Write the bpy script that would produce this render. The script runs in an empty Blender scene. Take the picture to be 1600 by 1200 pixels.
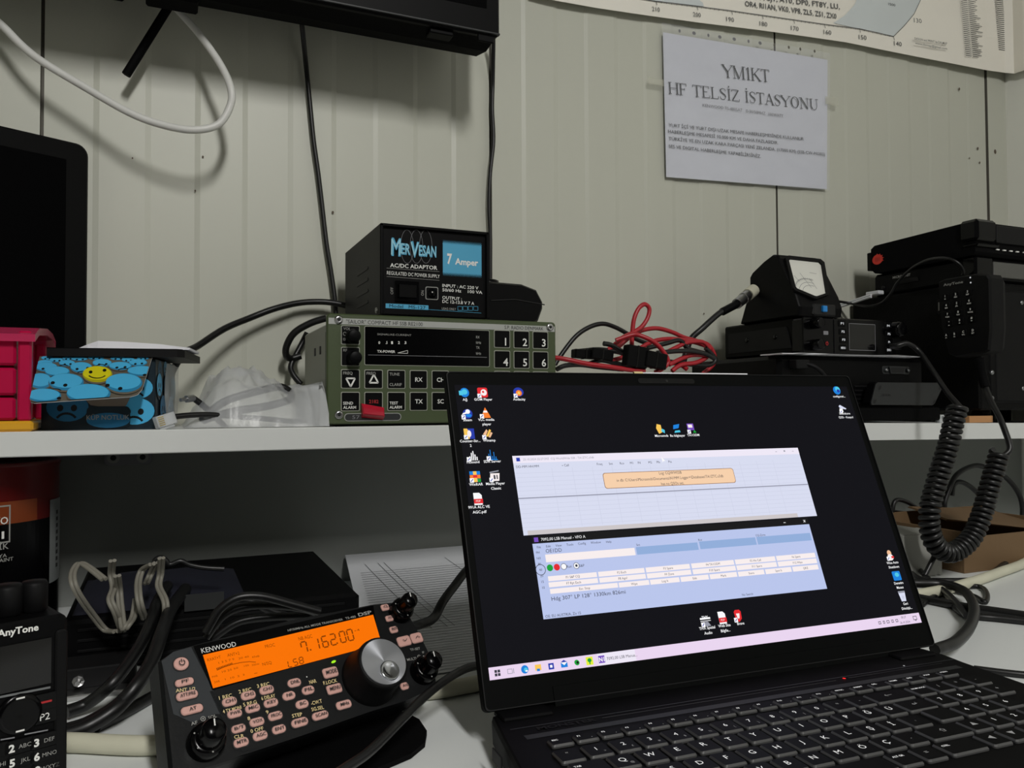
import bpy, math, random
from mathutils import Vector as V, Matrix, noise
random.seed(7)
S = bpy.context.scene
COL = S.collection
ZC = 0.957                     # height of the camera above the floor; lengths below are measured from the camera

# ------------------------------------------------------------------ camera
FPX = 1250.0
_th, _p, _ro = math.radians(23.5), math.radians(1.56), math.radians(.29)
FW = V((math.sin(_th)*math.cos(_p), math.cos(_th)*math.cos(_p), math.sin(_p)))
_R0 = V((math.cos(_th), -math.sin(_th), 0)); _U0 = _R0.cross(FW)
RT = _R0*math.cos(_ro) - _U0*math.sin(_ro); UP = _U0*math.cos(_ro) + _R0*math.sin(_ro)
cam = bpy.data.cameras.new('camera'); cam_o = bpy.data.objects.new('camera', cam); COL.objects.link(cam_o)
cam.sensor_width = 36; cam.lens = 36*FPX/1600; cam.clip_start = .02
cam_o.matrix_world = Matrix(((RT.x, UP.x, -FW.x, 0), (RT.y, UP.y, -FW.y, 0), (RT.z, UP.z, -FW.z, ZC), (0, 0, 0, 1)))
S.camera = cam_o

# ------------------------------------------------------------------ world, lamps, exposure
S.view_settings.view_transform = 'Standard'; S.view_settings.look = 'None'
S.view_settings.gamma = 1; S.view_settings.use_curve_mapping = False
S.view_settings.exposure = 0.0
W = bpy.data.worlds.new('world'); S.world = W; W.use_nodes = True
W.node_tree.nodes['Background'].inputs[0].default_value = (.93, .97, 1, 1)
W.node_tree.nodes['Background'].inputs[1].default_value = .004
def area(name, loc, aim, sx, sy, power, col=(1, .985, .95)):
    l = bpy.data.lights.new(name, 'AREA'); l.shape = 'RECTANGLE'; l.size = sx; l.size_y = sy; l.energy = power; l.color = col
    o = bpy.data.objects.new(name, l); COL.objects.link(o); o.location = V(loc)
    o.rotation_euler = (V(aim) - V(loc)).to_track_quat('-Z', 'Y').to_euler()
    return o
lamp = area('ceiling_fluorescent_lamp', (.16, -1.10, 2.38), (.16, -.95, .9), .16, 1.25, 63.0); lamp.rotation_euler = (math.radians(12), 0, 0)
area('second_fluorescent_lamp', (1.05, -1.1, 2.36), (.5, .5, .8), 1.1, .16, 1.0)

# ------------------------------------------------------------------ pixels of the calibrated photo -> points of the room
def ray(x, y): return FW + RT*((x-800)/FPX) - UP*((y-600)/FPX)
def pt(x, y, Y=None, X=None, Z=None):
    r = ray(x, y)
    k = Y/r.y if Y is not None else (X/r.x if X is not None else Z/r.z)
    return r*k
def frame(P, yaw=0., tilt=0.):
    """face frame: u to the right, v up the face, n out of the face towards the viewer; tilt leans it back"""
    y, t = math.radians(yaw), math.radians(tilt)
    u = V((math.cos(y), math.sin(y), 0)); b = V((-math.sin(y), math.cos(y), 0))
    v = b*math.sin(t) + V((0, 0, 1))*math.cos(t); n = u.cross(v)
    return mat4(P, u, v, n)
def mat4(P, u, v, n):
    P = V(P)
    return Matrix(((u.x, v.x, n.x, P.x), (u.y, v.y, n.y, P.y), (u.z, v.z, n.z, P.z), (0, 0, 0, 1)))
def uv(M, x, y, off=0.):
    """where the line of sight through a photo pixel meets the face: its own (u, v) in metres"""
    n = V((M[0][2], M[1][2], M[2][2])); P = V((M[0][3], M[1][3], M[2][3])) + n*off
    r = ray(x, y); h = r*(P.dot(n)/r.dot(n))
    q = M.inverted() @ h
    return q.x, q.y
def zm(x0, y0, s): return lambda x, y: (x0 + x/s, y0 + y/s)

# ------------------------------------------------------------------ materials
def lin(c): 
    c = c/255.
    return c/12.92 if c <= .04045 else ((c+.055)/1.055)**2.4
MATS = {}
def mat(name, rgb, rough=.5, metal=0., bump=0., bscale=60., emit=0., var=.06, vscale=9., spec=.5, alpha=1., coat=0., trans=0.):
    m = bpy.data.materials.new(name); m.use_nodes = True; nt = m.node_tree; N = nt.nodes; L = nt.links
    b = N['Principled BSDF']; col = tuple(lin(c) for c in rgb) + (1,)
    tc = N.new('ShaderNodeTexCoord')
    nz = N.new('ShaderNodeTexNoise'); nz.inputs['Scale'].default_value = vscale; nz.inputs['Detail'].default_value = 3
    L.new(tc.outputs['Object'], nz.inputs['Vector'])
    mr = N.new('ShaderNodeMapRange'); mr.inputs[3].default_value = 1-var; mr.inputs[4].default_value = 1+var
    L.new(nz.outputs[0], mr.inputs[0])
    mx = N.new('ShaderNodeVectorMath'); mx.operation = 'SCALE'; mx.inputs[0].default_value = col[:3]
    L.new(mr.outputs[0], mx.inputs['Scale']); L.new(mx.outputs[0], b.inputs['Base Color'])
    b.inputs['Roughness'].default_value = rough; b.inputs['Metallic'].default_value = metal
    b.inputs['Specular IOR Level'].default_value = spec
    b.inputs['Alpha'].default_value = alpha; b.inputs['Coat Weight'].default_value = coat
    b.inputs['Transmission Weight'].default_value = trans
    if emit:
        b.inputs['Emission Color'].default_value = col; b.inputs['Emission Strength'].default_value = emit
    if bump:
        n2 = N.new('ShaderNodeTexNoise'); n2.inputs['Scale'].default_value = bscale; n2.inputs['Detail'].default_value = 4
        L.new(tc.outputs['Object'], n2.inputs['Vector'])
        bp = N.new('ShaderNodeBump'); bp.inputs['Strength'].default_value = bump; bp.inputs['Distance'].default_value = .002
        L.new(n2.outputs[0], bp.inputs['Height']); L.new(bp.outputs[0], b.inputs['Normal'])
    MATS[name] = m
    return m
def glow(name, rgb, k=1.):
    m = mat(name, rgb, rough=.55, emit=k, var=.0, spec=.03); nt = m.node_tree; b = nt.nodes['Principled BSDF']
    for l in list(b.inputs['Base Color'].links): nt.links.remove(l)
    b.inputs['Base Color'].default_value = (.002, .002, .002, 1); return m
mat('wall_cream', (200, 201, 188), .42, bump=.06, bscale=8, var=.025, vscale=3)
mat('wall_pale', (246, 246, 238), .28, bump=.12, bscale=30, var=.03)
mat('seam_dark', (104, 101, 92), .7)
mat('stain', (96, 84, 72), .8)
mat('ceiling_white', (170, 170, 165), .8); mat('floor_grey', (70, 67, 63), .7)
mat('laminate', (226, 229, 228), .42, bump=.02, var=.02)
mat('laminate_edge', (220, 222, 220), .38, var=.02)
mat('back_board', (132, 135, 131), .6, var=.03)
mat('black', (7, 7, 8), .45, var=.1, spec=.10); mat('psu_case', (18, 18, 17), .6, bump=.15, bscale=400, spec=.3); mat('black_matte', (7, 7, 8), .75, spec=.08, bump=.15, bscale=400)
mat('black_gloss', (4, 4, 5), .2, spec=.2); mat('black_soft', (11, 11, 12), .55, spec=.16, bump=.08, bscale=300)
mat('black_deep', (7, 7, 8), .6); mat('charcoal', (32, 34, 35), .5, bump=.05, bscale=300)
mat('case_grey', (22, 22, 23), .5, spec=.15); mat('case_texture', (9, 9, 9), .6, spec=.1, bump=.35, bscale=500)
mat('cable_black', (12, 12, 13), .4); mat('cable_red', (172, 28, 40), .4); mat('cable_white', (222, 222, 218), .4)
mat('cable_cream', (205, 203, 182), .55, var=.12, vscale=30); mat('cable_beige', (126, 123, 113), .5)
mat('steel', (190, 190, 190), .28, metal=1); mat('alu', (150, 152, 155), .32, metal=1); mat('silver_strip', (178, 180, 176), .4, metal=.4)
mat('brass', (180, 160, 90), .35, metal=1)
mat('sailor_green', (65, 77, 46), .5, bump=.05, bscale=300, var=.03); mat('sailor_body', (158, 160, 148), .5, var=.03)
mat('ink', (30, 30, 32), .7); mat('ink_grey', (128, 128, 132), .7); mat('print_white', (230, 230, 226), .6); mat('print_dim', (150, 150, 146), .6)
mat('print_red', (170, 30, 34), .6); mat('red_flap', (178, 22, 46), .25); mat('print_yellow', (228, 206, 150), .5)
mat('cyan_print', (72, 162, 200), .5); mat('cyan_pale', (150, 208, 226), .5)
mat('paper', (222, 224, 234), .55, bump=.6, bscale=30, var=.03); mat('sleeve', (225, 228, 236), .16, alpha=.16)
mat('paper_plain', (216, 218, 222), .7, var=.02); mat('envelope', (232, 232, 238), .6, var=.02)
mat('map_paper', (248, 244, 233), .6, var=.04); mat('map_sea', (216, 223, 224), .6); mat('map_ink', (88, 90, 92), .7)
mat('tape', (206, 205, 188), .25, alpha=.4)
mat('crimson', (184, 12, 66), .35, spec=.3); mat('crimson_clear', (212, 60, 104), .2, alpha=.72); mat('yellow_plastic', (222, 164, 36), .4)
mat('smile_blue', (74, 178, 226), .4, var=.05); mat('smile_deep', (30, 112, 156), .4); mat('smile_mid', (40, 128, 172), .4, var=.05); mat('smile_olive', (170, 164, 20), .4); mat('smile_yellow', (216, 208, 22), .4); mat('smile_shade', (98, 92, 80), .5)
mat('box_dark', (14, 34, 44), .4); mat('box_taupe', (128, 116, 104), .18); mat('smile_black', (10, 12, 14), .4)
mat('clear_plug', (225, 228, 230), .08, alpha=.5); mat('film', (226, 228, 230), .3, alpha=.46, bump=.5, bscale=60)
mat('paint_red', (92, 12, 12), .3); mat('paint_orange', (122, 52, 12), .35); mat('can_label_shaded', (128, 132, 132), .5); mat('label_white', (190, 194, 194), .5)  # orange band and pale can label darkened to hold the under-shelf shade
mat('carton_shaded', (146, 146, 140), .6); mat('cardboard', (112, 88, 60), .8, bump=.1, bscale=80); mat('wood', (190, 140, 92), .6)  # white carton and cardboard carry the shade of shelf and laptop in their colour
mat('meter_dial', (222, 222, 214), .5); mat('meter_blue', (30, 130, 206), .3); mat('glass_dark', (9, 9, 10), .1); mat('tv_glass', (2, 2, 3), .4, spec=.03)
mat('sticker_red', (222, 52, 36), .5); mat('grey_band', (84, 84, 80), .5, bump=.2, bscale=200); mat('tab_dark', (40, 42, 44), .35)
mat('keycap', (6, 6, 7), .55, spec=.1); mat('key_rim', (66, 66, 66), .5); mat('lid_black', (6, 7, 7), .6, spec=.05); mat('deck', (8, 8, 9), .55, spec=.08)
mat('kw_panel', (18, 19, 20), .45, spec=.2, bump=.05, bscale=400); mat('kw_grey', (48, 51, 54), .45, spec=.3, bump=.05, bscale=400)
mat('knob_face', (176, 178, 184), .36, metal=.7); mat('knob_dip', (188, 190, 196), .16, metal=1)
mat('blue_cloth', (16, 18, 34), .7)
glow('lcd_orange', (255, 118, 0), .95); glow('lcd_ink', (150, 66, 0), .8); glow('lcd_faint', (214, 98, 0), .9)
mat('button_pink', (206, 160, 150), .4, emit=.07); glow('led_green', (170, 240, 40), 1.); glow('led_red', (255, 50, 50), 1.2); glow('led_white', (230, 232, 235), .6)
mat('legend', (200, 200, 200), .5, emit=.7); mat('legend_dim', (140, 140, 140), .5, emit=.35)
glow('s_bg', (14, 14, 20), 1.); glow('s_win', (216, 220, 240), 1.); glow('s_title', (238, 232, 246), 1.); glow('s_grid', (204, 208, 228), 1.); glow('s_line', (150, 152, 170), 1.)
glow('s_tip', (246, 208, 172), 1.); glow('s_tipline', (150, 110, 80), 1.); glow('s_ink', (58, 60, 70), 1.); glow('s_soft', (150, 152, 164), 1.); glow('s_dark', (24, 24, 26), 1.)
glow('s_blue', (186, 198, 236), 1.); glow('s_field', (146, 174, 218), 1.); glow('s_button', (248, 238, 238), 1.); glow('s_white', (250, 250, 252), 1.); glow('s_bar', (234, 214, 240), 1.); glow('s_scroll', (204, 198, 200), 1.)
glow('s_red', (226, 44, 50), 1.); glow('s_green', (30, 160, 60), 1.); glow('s_azure', (30, 130, 220), 1.); glow('s_cyan', (80, 200, 230), 1.); glow('s_orange', (250, 130, 50), 1.); glow('s_gold', (250, 200, 90), 1.); glow('s_navy', (40, 60, 170), 1.); glow('s_purple', (120, 80, 190), 1.); glow('s_peach', (240, 190, 150), 1.); glow('s_lime', (230, 240, 60), 1.)

# ------------------------------------------------------------------ mesh builder
_glyphs = {}
def glyphs(s, bold=0.):
    k = (s, bold)
    if k not in _glyphs:
        cu = bpy.data.curves.new('lettering', 'FONT'); cu.body = s; cu.size = 1; cu.resolution_u = 2; cu.fill_mode = 'FRONT'; cu.offset = bold
        o = bpy.data.objects.new('lettering', cu); me = o.to_mesh()
        vs = [(v.co.x, v.co.y) for v in me.vertices]; fs = [tuple(p.vertices) for p in me.polygons]
        o.to_mesh_clear(); bpy.data.objects.remove(o); bpy.data.curves.remove(cu)
        _glyphs[k] = (vs, fs)
    return _glyphs[k]
def rrect(w, h, r, n=4, cx=0, cy=0):
    r = min(r, w/2-1e-6, h/2-1e-6); out = []
    for sx, sy, a0 in ((1, 1, 0), (-1, 1, 90), (-1, -1, 180), (1, -1, 270)):
        for i in range(n+1):
            a = math.radians(a0 + 90*i/n)
            out.append((cx + sx*(w/2-r) + r*math.cos(a), cy + sy*(h/2-r) + r*math.sin(a)))
    return out
def smooth_path(pts, res=6, closed=False):
    pts = [V(p) for p in pts]; n = len(pts); out = []
    if n < 3: return pts
    rng = range(n if closed else n-1)
    for i in rng:
        g = (lambda j: pts[j % n]) if closed else (lambda j: pts[max(0, min(n-1, j))])
        a, b, c, d = g(i-1), g(i), g(i+1), g(i+2)
        for k in range(res):
            t = k/res
            out.append(.5*((2*b) + (c-a)*t + (2*a-5*b+4*c-d)*t*t + (3*b-3*c+d-a)*t**3))
    if not closed: out.append(pts[-1])
    return out
class MB:
    def __init__(s, M=None): s.v, s.f, s.mi, s.sm, s.mats, s.M = [], [], [], [], [], M or Matrix()
    def m_(s, m):
        if m not in s.mats: s.mats.append(m)
        return s.mats.index(m)
    def add(s, vs, fs, m, smooth=False, raw=False):
        b = len(s.v); s.v += [V(p) if raw else s.M @ V(p) for p in vs]; i = s.m_(m)
        for f in fs: s.f.append(tuple(b+k for k in f)); s.mi.append(i); s.sm.append(smooth)
        return s
    def box(s, x0, x1, y0, y1, z0, z1, m, bev=0.):
        x0, x1 = min(x0, x1), max(x0, x1); y0, y1 = min(y0, y1), max(y0, y1); z0, z1 = min(z0, z1), max(z0, z1)
        if not bev:
            vs = [(x, y, z) for x in (x0, x1) for y in (y0, y1) for z in (z0, z1)]
            return s.add(vs, [(0, 1, 3, 2), (4, 6, 7, 5), (0, 4, 5, 1), (2, 3, 7, 6), (0, 2, 6, 4), (1, 5, 7, 3)], m)
        bev = min(bev, (x1-x0)*.49, (y1-y0)*.49, (z1-z0)*.49)
        X, Y, Z = (x0, x1), (y0, y1), (z0, z1); vs = []; ix = {}
        for i in (0, 1):
            for j in (0, 1):
                for k in (0, 1):
                    dx, dy, dz = (bev if i == 0 else -bev), (bev if j == 0 else -bev), (bev if k == 0 else -bev)
                    for ax, p in enumerate(((X[i], Y[j]+dy, Z[k]+dz), (X[i]+dx, Y[j], Z[k]+dz), (X[i]+dx, Y[j]+dy, Z[k]))):
                        ix[(i, j, k, ax)] = len(vs); vs.append(p)
        F = []
        g = lambda i, j, k, a: ix[(i, j, k, a)]
        for i in (0, 1):
            F.append([g(i, 0, 0, 0), g(i, 0, 1, 0), g(i, 1, 1, 0), g(i, 1, 0, 0)][::(1 if i == 0 else -1)])
            F.append([g(0, i, 0, 1), g(1, i, 0, 1), g(1, i, 1, 1), g(0, i, 1, 1)][::(1 if i == 0 else -1)])
            F.append([g(0, 0, i, 2), g(0, 1, i, 2), g(1, 1, i, 2), g(1, 0, i, 2)][::(1 if i == 0 else -1)])
        for a in (0, 1):
            for b in (0, 1):
                F.append([g(a, b, 0, 0), g(a, b, 1, 0), g(a, b, 1, 1), g(a, b, 0, 1)])
                F.append([g(a, 0, b, 0), g(a, 1, b, 0), g(a, 1, b, 2), g(a, 0, b, 2)])
                F.append([g(0, a, b, 1), g(1, a, b, 1), g(1, a, b, 2), g(0, a, b, 2)])
                for c in (0, 1): F.append([g(a, b, c, 0), g(a, b, c, 1), g(a, b, c, 2)])
        return s.add(vs, F, m)
    def rings(s, rings, m, cap0=True, cap1=True, smooth=False, closed=False):
        n = len(rings[0]); vs = [p for r in rings for p in r]; F = []
        k = len(rings)
        for i in range(k if closed else k-1):
            j2 = (i+1) % k
            for j in range(n):
                F.append((i*n+j, i*n+(j+1) % n, j2*n+(j+1) % n, j2*n+j))
        s.add(vs, F, m, smooth)
        if not closed:
            if cap0: s.add(rings[0], [tuple(range(n))[::-1]], m)
            if cap1: s.add(rings[-1], [tuple(range(n))], m)
        return s
    def prism(s, poly, z0, z1, m, mtop=None):
        a = [(x, y, z0) for x, y in poly]; b = [(x, y, z1) for x, y in poly]
        s.rings([a, b], m, cap1=mtop is None)
        if mtop: s.add(b, [tuple(range(len(b)))], mtop)
        return s
    def rplate(s, cx, cy, w, h, r, z0, z1, m, bev=0., n=4, mtop=None):
        R = [[(x, y, z0) for x, y in rrect(w, h, r, n, cx, cy)]]
        if bev:
            R.append([(x, y, z1-bev) for x, y in rrect(w, h, r, n, cx, cy)])
            R.append([(x, y, z1) for x, y in rrect(w-2*bev, h-2*bev, max(r-bev, 1e-5), n, cx, cy)])
        else: R.append([(x, y, z1) for x, y in rrect(w, h, r, n, cx, cy)])
        s.rings(R, m, cap1=mtop is None)
        if mtop: s.add(R[-1], [tuple(range(len(R[-1])))], mtop)
        return s
    def lathe(s, cx, cy, prof, m, n=24, smooth=True):
        R = [[(cx + r*math.cos(2*math.pi*i/n), cy + r*math.sin(2*math.pi*i/n), z) for i in range(n)] for r, z in prof]
        return s.rings(R, m, smooth=smooth)
    def cyl(s, cx, cy, r, z0, z1, m, n=20, bev=0.):
        pr = [(r, z0), (r, z1-bev), (max(r-bev, 1e-5), z1)] if bev else [(r, z0), (r, z1)]
        return s.lathe(cx, cy, pr, m, n, smooth=False)
    def ell(s, cx, cy, rx, ry, z, m, n=22, rot=0.):
        c, q = math.cos(rot), math.sin(rot); P = []
        for i in range(n):
            a = 2*math.pi*i/n; x, y = rx*math.cos(a), ry*math.sin(a)
            P.append((cx+x*c-y*q, cy+x*q+y*c, z))
        return s.add(P, [tuple(range(n))], m)
    def rect(s, x0, x1, y0, y1, z, m):
        x0, x1 = min(x0, x1), max(x0, x1); y0, y1 = min(y0, y1), max(y0, y1)
        return s.add([(x0, y0, z), (x1, y0, z), (x1, y1, z), (x0, y1, z)], [(0, 1, 2, 3)], m)
    def poly(s, P, z, m): return s.add([(x, y, z) for x, y in P], [tuple(range(len(P)))], m)
    def seg(s, x0, y0, x1, y1, w, z, m):
        d = math.hypot(x1-x0, y1-y0) or 1e-9; nx, ny = -(y1-y0)/d*w/2, (x1-x0)/d*w/2
        return s.poly([(x0-nx, y0-ny), (x1-nx, y1-ny), (x1+nx, y1+ny), (x0+nx, y0+ny)], z, m)
    def arc(s, cx, cy, rx, ry, a0, a1, w, z, m, n=16):
        P = []
        for i in range(n+1):
            a = math.radians(a0+(a1-a0)*i/n); P.append((cx+rx*math.cos(a), cy+ry*math.sin(a)))
        for i in range(n): s.seg(*P[i], *P[i+1], w, z, m)
        return s
    def frame_(s, x0, x1, y0, y1, w, z, m):
        s.rect(x0, x1, y0, y0+w, z, m); s.rect(x0, x1, y1-w, y1, z, m); s.rect(x0, x0+w, y0, y1, z, m); return s.rect(x1-w, x1, y0, y1, z, m)
    def fit(s, t, x0, x1, y0, y1, z, m, bold=0.):
        """lettering whose outline fills the given box"""
        vs, fs = glyphs(t, bold)
        if not vs: return s
        a, b = min(p[0] for p in vs), max(p[0] for p in vs); c, d = min(p[1] for p in vs), max(p[1] for p in vs)
        kx, ky = (x1-x0)/max(b-a, 1e-6), (y1-y0)/max(d-c, 1e-6)
        return s.add([(x0+(p[0]-a)*kx, y0+(p[1]-c)*ky, z) for p in vs], fs, m)
    def txt(s, t, x, y, h, z, m, al='c', bold=0., sx=1.):
        """lettering of capital height h; y is its middle"""
        vs, fs = glyphs(t, bold)
        if not vs: return s
        k = h/.73; a, b = min(p[0] for p in vs)*k*sx, max(p[0] for p in vs)*k*sx
        o = x-(a+b)/2 if al == 'c' else (x-a if al == 'l' else x-b)
        return s.add([(o+p[0]*k*sx, y-h/2+p[1]*k, z) for p in vs], fs, m)
    def tube(s, pts, r, m, n=8, res=6, closed=False, sm=True, flat=1.):
        P = smooth_path(pts, res, closed) if sm else [V(p) for p in pts]
        k = len(P); T = []
        for i in range(k):
            a, b = P[(i-1) % k if closed else max(0, i-1)], P[(i+1) % k if closed else min(k-1, i+1)]
            t = b-a; T.append(t.normalized() if t.length > 1e-9 else V((0, 0, 1)))
        nrm = T[0].orthogonal().normalized(); R = []
        for i in range(k):
            nrm = (nrm - T[i]*nrm.dot(T[i]))
            nrm = nrm.normalized() if nrm.length > 1e-9 else T[i].orthogonal().normalized()
            bn = T[i].cross(nrm)
            R.append([tuple(P[i] + nrm*(r*math.cos(2*math.pi*j/n)) + bn*(r*flat*math.sin(2*math.pi*j/n))) for j in range(n)])
        return s.rings(R, m, smooth=True, closed=closed)
    def build(s, name, parent=None, label=None, category=None, group=None, kind=None):
        me = bpy.data.meshes.new(name)
        lo = V((min(p.x for p in s.v), min(p.y for p in s.v), min(p.z for p in s.v))); hi = V((max(p.x for p in s.v), max(p.y for p in s.v), max(p.z for p in s.v)))
        c = (lo+hi)/2
        if parent is None: c.z = lo.z
        me.from_pydata([tuple(p-c) for p in s.v], [], s.f)
        for m in s.mats: me.materials.append(MATS[m])
        me.polygons.foreach_set('material_index', s.mi); me.polygons.foreach_set('use_smooth', s.sm); me.update()
        o = bpy.data.objects.new(name, me); COL.objects.link(o)
        WORLD[o.name] = c
        if parent is not None: o.parent = parent; o.location = c - WORLD[parent.name]
        else: o.location = c + V((0, 0, ZC))
        return tag(o, label, category, group, kind)
WORLD = {}
def tag(o, label=None, category=None, group=None, kind=None):
    for k, v in (('label', label), ('category', category), ('group', group), ('kind', kind)):
        if v: o[k] = v
    return o
def thing(name, loc, label, category, group=None):
    o = bpy.data.objects.new(name, None); COL.objects.link(o); o.empty_display_size = .02
    o.location = V(loc) + V((0, 0, ZC)); WORLD[o.name] = V(loc)
    return tag(o, label, category, group)
def path(l): return [pt(x, y, Y=d) for x, y, d in l]

def ltext(mb, M, p0, p1, t, hpx, m, off=0., bold=0., mono=False):
    """a line of lettering on face M running between two photo pixels (middle of its left and right ends), capital height hpx pixels"""
    a = uv(M, *p0, off); b = uv(M, *p1, off); c = uv(M, p0[0], p0[1]-hpx/2, off); d = uv(M, p0[0], p0[1]+hpx/2, off)
    h = math.hypot(c[0]-d[0], c[1]-d[1])
    w = math.hypot(b[0]-a[0], b[1]-a[1]); an = math.atan2(b[1]-a[1], b[0]-a[0])
    R = M @ Matrix.Translation((a[0], a[1], off)) @ Matrix.Rotation(an, 4, 'Z')
    old = mb.M; mb.M = R; vs, fs = glyphs(t, bold)
    if vs:
        x0, x1 = min(p[0] for p in vs), max(p[0] for p in vs); k = h/.73; kx = w/max(x1-x0, 1e-6)
        mb.add([((p[0]-x0)*kx, -h/2+p[1]*k, 0) for p in vs], fs, m)
    mb.M = old
SERIF = {  # strokes (x0,y0,x1,y1,thick?), serif centres
 'Y': (.86, [(.02, 1, .44, .46, 1), (.84, 1, .44, .46, 0), (.44, .48, .44, 0, 1)], [(.06, 1), (.8, 1), (.44, 0)]),
 'M': (1.06, [(.14, 0, .14, 1, 0), (.12, 1, .52, .02, 1), (.52, .02, .9, 1, 0), (.9, 0, .9, 1, 1)], [(.14, 0), (.1, 1), (.9, 0), (.94, 1)]),
 '1': (.5, [(.27, 0, .27, 1, 1), (.27, .98, .1, .84, 0)], [(.27, 0)]),
 'K': (.86, [(.14, 0, .14, 1, 1), (.74, 1, .16, .42, 0), (.32, .56, .78, 0, 1)], [(.14, 0), (.14, 1), (.7, 1), (.76, 0)]),
 'T': (.8, [(.39, 0, .39, 1, 1), (.03, .975, .75, .975, 0), (.05, 1, .04, .8, 0), (.73, 1, .74, .8, 0)], [(.39, 0)]),
 'H': (.9, [(.15, 0, .15, 1, 1), (.75, 0, .75, 1, 1), (.15, .52, .75, .52, 0)], [(.15, 0), (.15, 1), (.75, 0), (.75, 1)]),
 'F': (.7, [(.15, 0, .15, 1, 1), (.15, .975, .6, .975, 0), (.15, .52, .46, .52, 0), (.6, 1, .61, .78, 0), (.46, .62, .46, .42, 0)], [(.15, 0), (.12, 1)]),
 'E': (.76, [(.15, 0, .15, 1, 1), (.15, .975, .6, .975, 0), (.15, .52, .47, .52, 0), (.15, .025, .64, .025, 0), (.6, 1, .61, .8, 0), (.64, 0, .67, .22, 0)], [(.12, 0), (.12, 1)]),
 'L': (.74, [(.15, 0, .15, 1, 1), (.15, .025, .62, .025, 0), (.62, 0, .66, .25, 0)], [(.15, 1), (.12, 0)]),
 'S': (.66, [(.56, .78, .53, .92, 0), (.53, .92, .32, .99, 0), (.32, .99, .14, .9, 0), (.14, .9, .12, .72, 1), (.12, .72, .3, .56, 1), (.3, .56, .5, .42, 1), (.5, .42, .55, .24, 1), (.55, .24, .46, .07, 0), (.46, .07, .3, .01, 0), (.3, .01, .13, .08, 0), (.13, .08, .08, .26, 0)], []),
 'I': (.4, [(.2, 0, .2, 1, 1)], [(.2, 0), (.2, 1)]),
 'İ': (.4, [(.2, 0, .2, 1, 1), (.2, 1.13, .2, 1.25, 1)], [(.2, 0), (.2, 1)]),
 'Z': (.76, [(.06, .975, .66, .975, 0), (.64, .97, .08, .03, 1), (.06, .025, .68, .025, 0), (.06, 1, .05, .8, 0), (.68, 0, .7, .2, 0)], []),
 'A': (.84, [(.1, 0, .4, 1, 0), (.4, 1, .74, 0, 1), (.2, .34, .62, .34, 0)], [(.1, 0), (.74, 0)]),
 'O': (.92, [], []), 'N': (.94, [(.16, 0, .16, 1, 0), (.14, 1, .76, .02, 1), (.76, 0, .76, 1, 0)], [(.16, 0), (.1, 1), (.76, 1)]),
 'U': (.9, [(.17, 1, .17, .3, 1), (.17, .3, .28, .08, 1), (.28, .08, .45, .01, 0), (.45, .01, .62, .08, 0), (.62, .08, .73, .3, 0), (.73, .3, .73, 1, 0)], [(.17, 1), (.73, 1)]),
 ' ': (.42, [], [])}
def serif_text(mb, M, p0, p1, t, hpx, m, off):
    a = uv(M, *p0, off); b = uv(M, *p1, off); c = uv(M, p0[0], p0[1]-hpx/2, off); d = uv(M, p0[0], p0[1]+hpx/2, off)
    h = math.hypot(c[0]-d[0], c[1]-d[1]); w = math.hypot(b[0]-a[0], b[1]-a[1]); an = math.atan2(b[1]-a[1], b[0]-a[0])
    old = mb.M; mb.M = M @ Matrix.Translation((a[0], a[1], off)) @ Matrix.Rotation(an, 4, 'Z')
    k = w/sum(SERIF[ch][0] for ch in t); x = 0
    for ch in t:
        wd, st, se = SERIF[ch]
        for x0, y0, x1, y1, th in st: mb.seg(x+x0*k, (y0-.5)*h, x+x1*k, (y1-.5)*h, (.12 if th else .05)*h, 0, m)
        for sx, sy in se: mb.rect(x+(sx-.14)*k, x+(sx+.14)*k, (sy-.5)*h-(.045*h if sy else 0), (sy-.5)*h+(0 if sy else .045*h), 0, m)
        if ch == 'O':
            n = 24; cx = x+.46*k
            for i in range(n):
                a0, a1 = 2*math.pi*i/n, 2*math.pi*(i+1)/n
                P = [(cx+.39*k*math.cos(a0), .51*h*math.sin(a0)), (cx+.39*k*math.cos(a1), .51*h*math.sin(a1)), (cx+.27*k*math.cos(a1), .46*h*math.sin(a1)), (cx+.27*k*math.cos(a0), .46*h*math.sin(a0))]
                mb.poly(P, 0, m)
        x += wd*k
    mb.M = old

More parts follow.
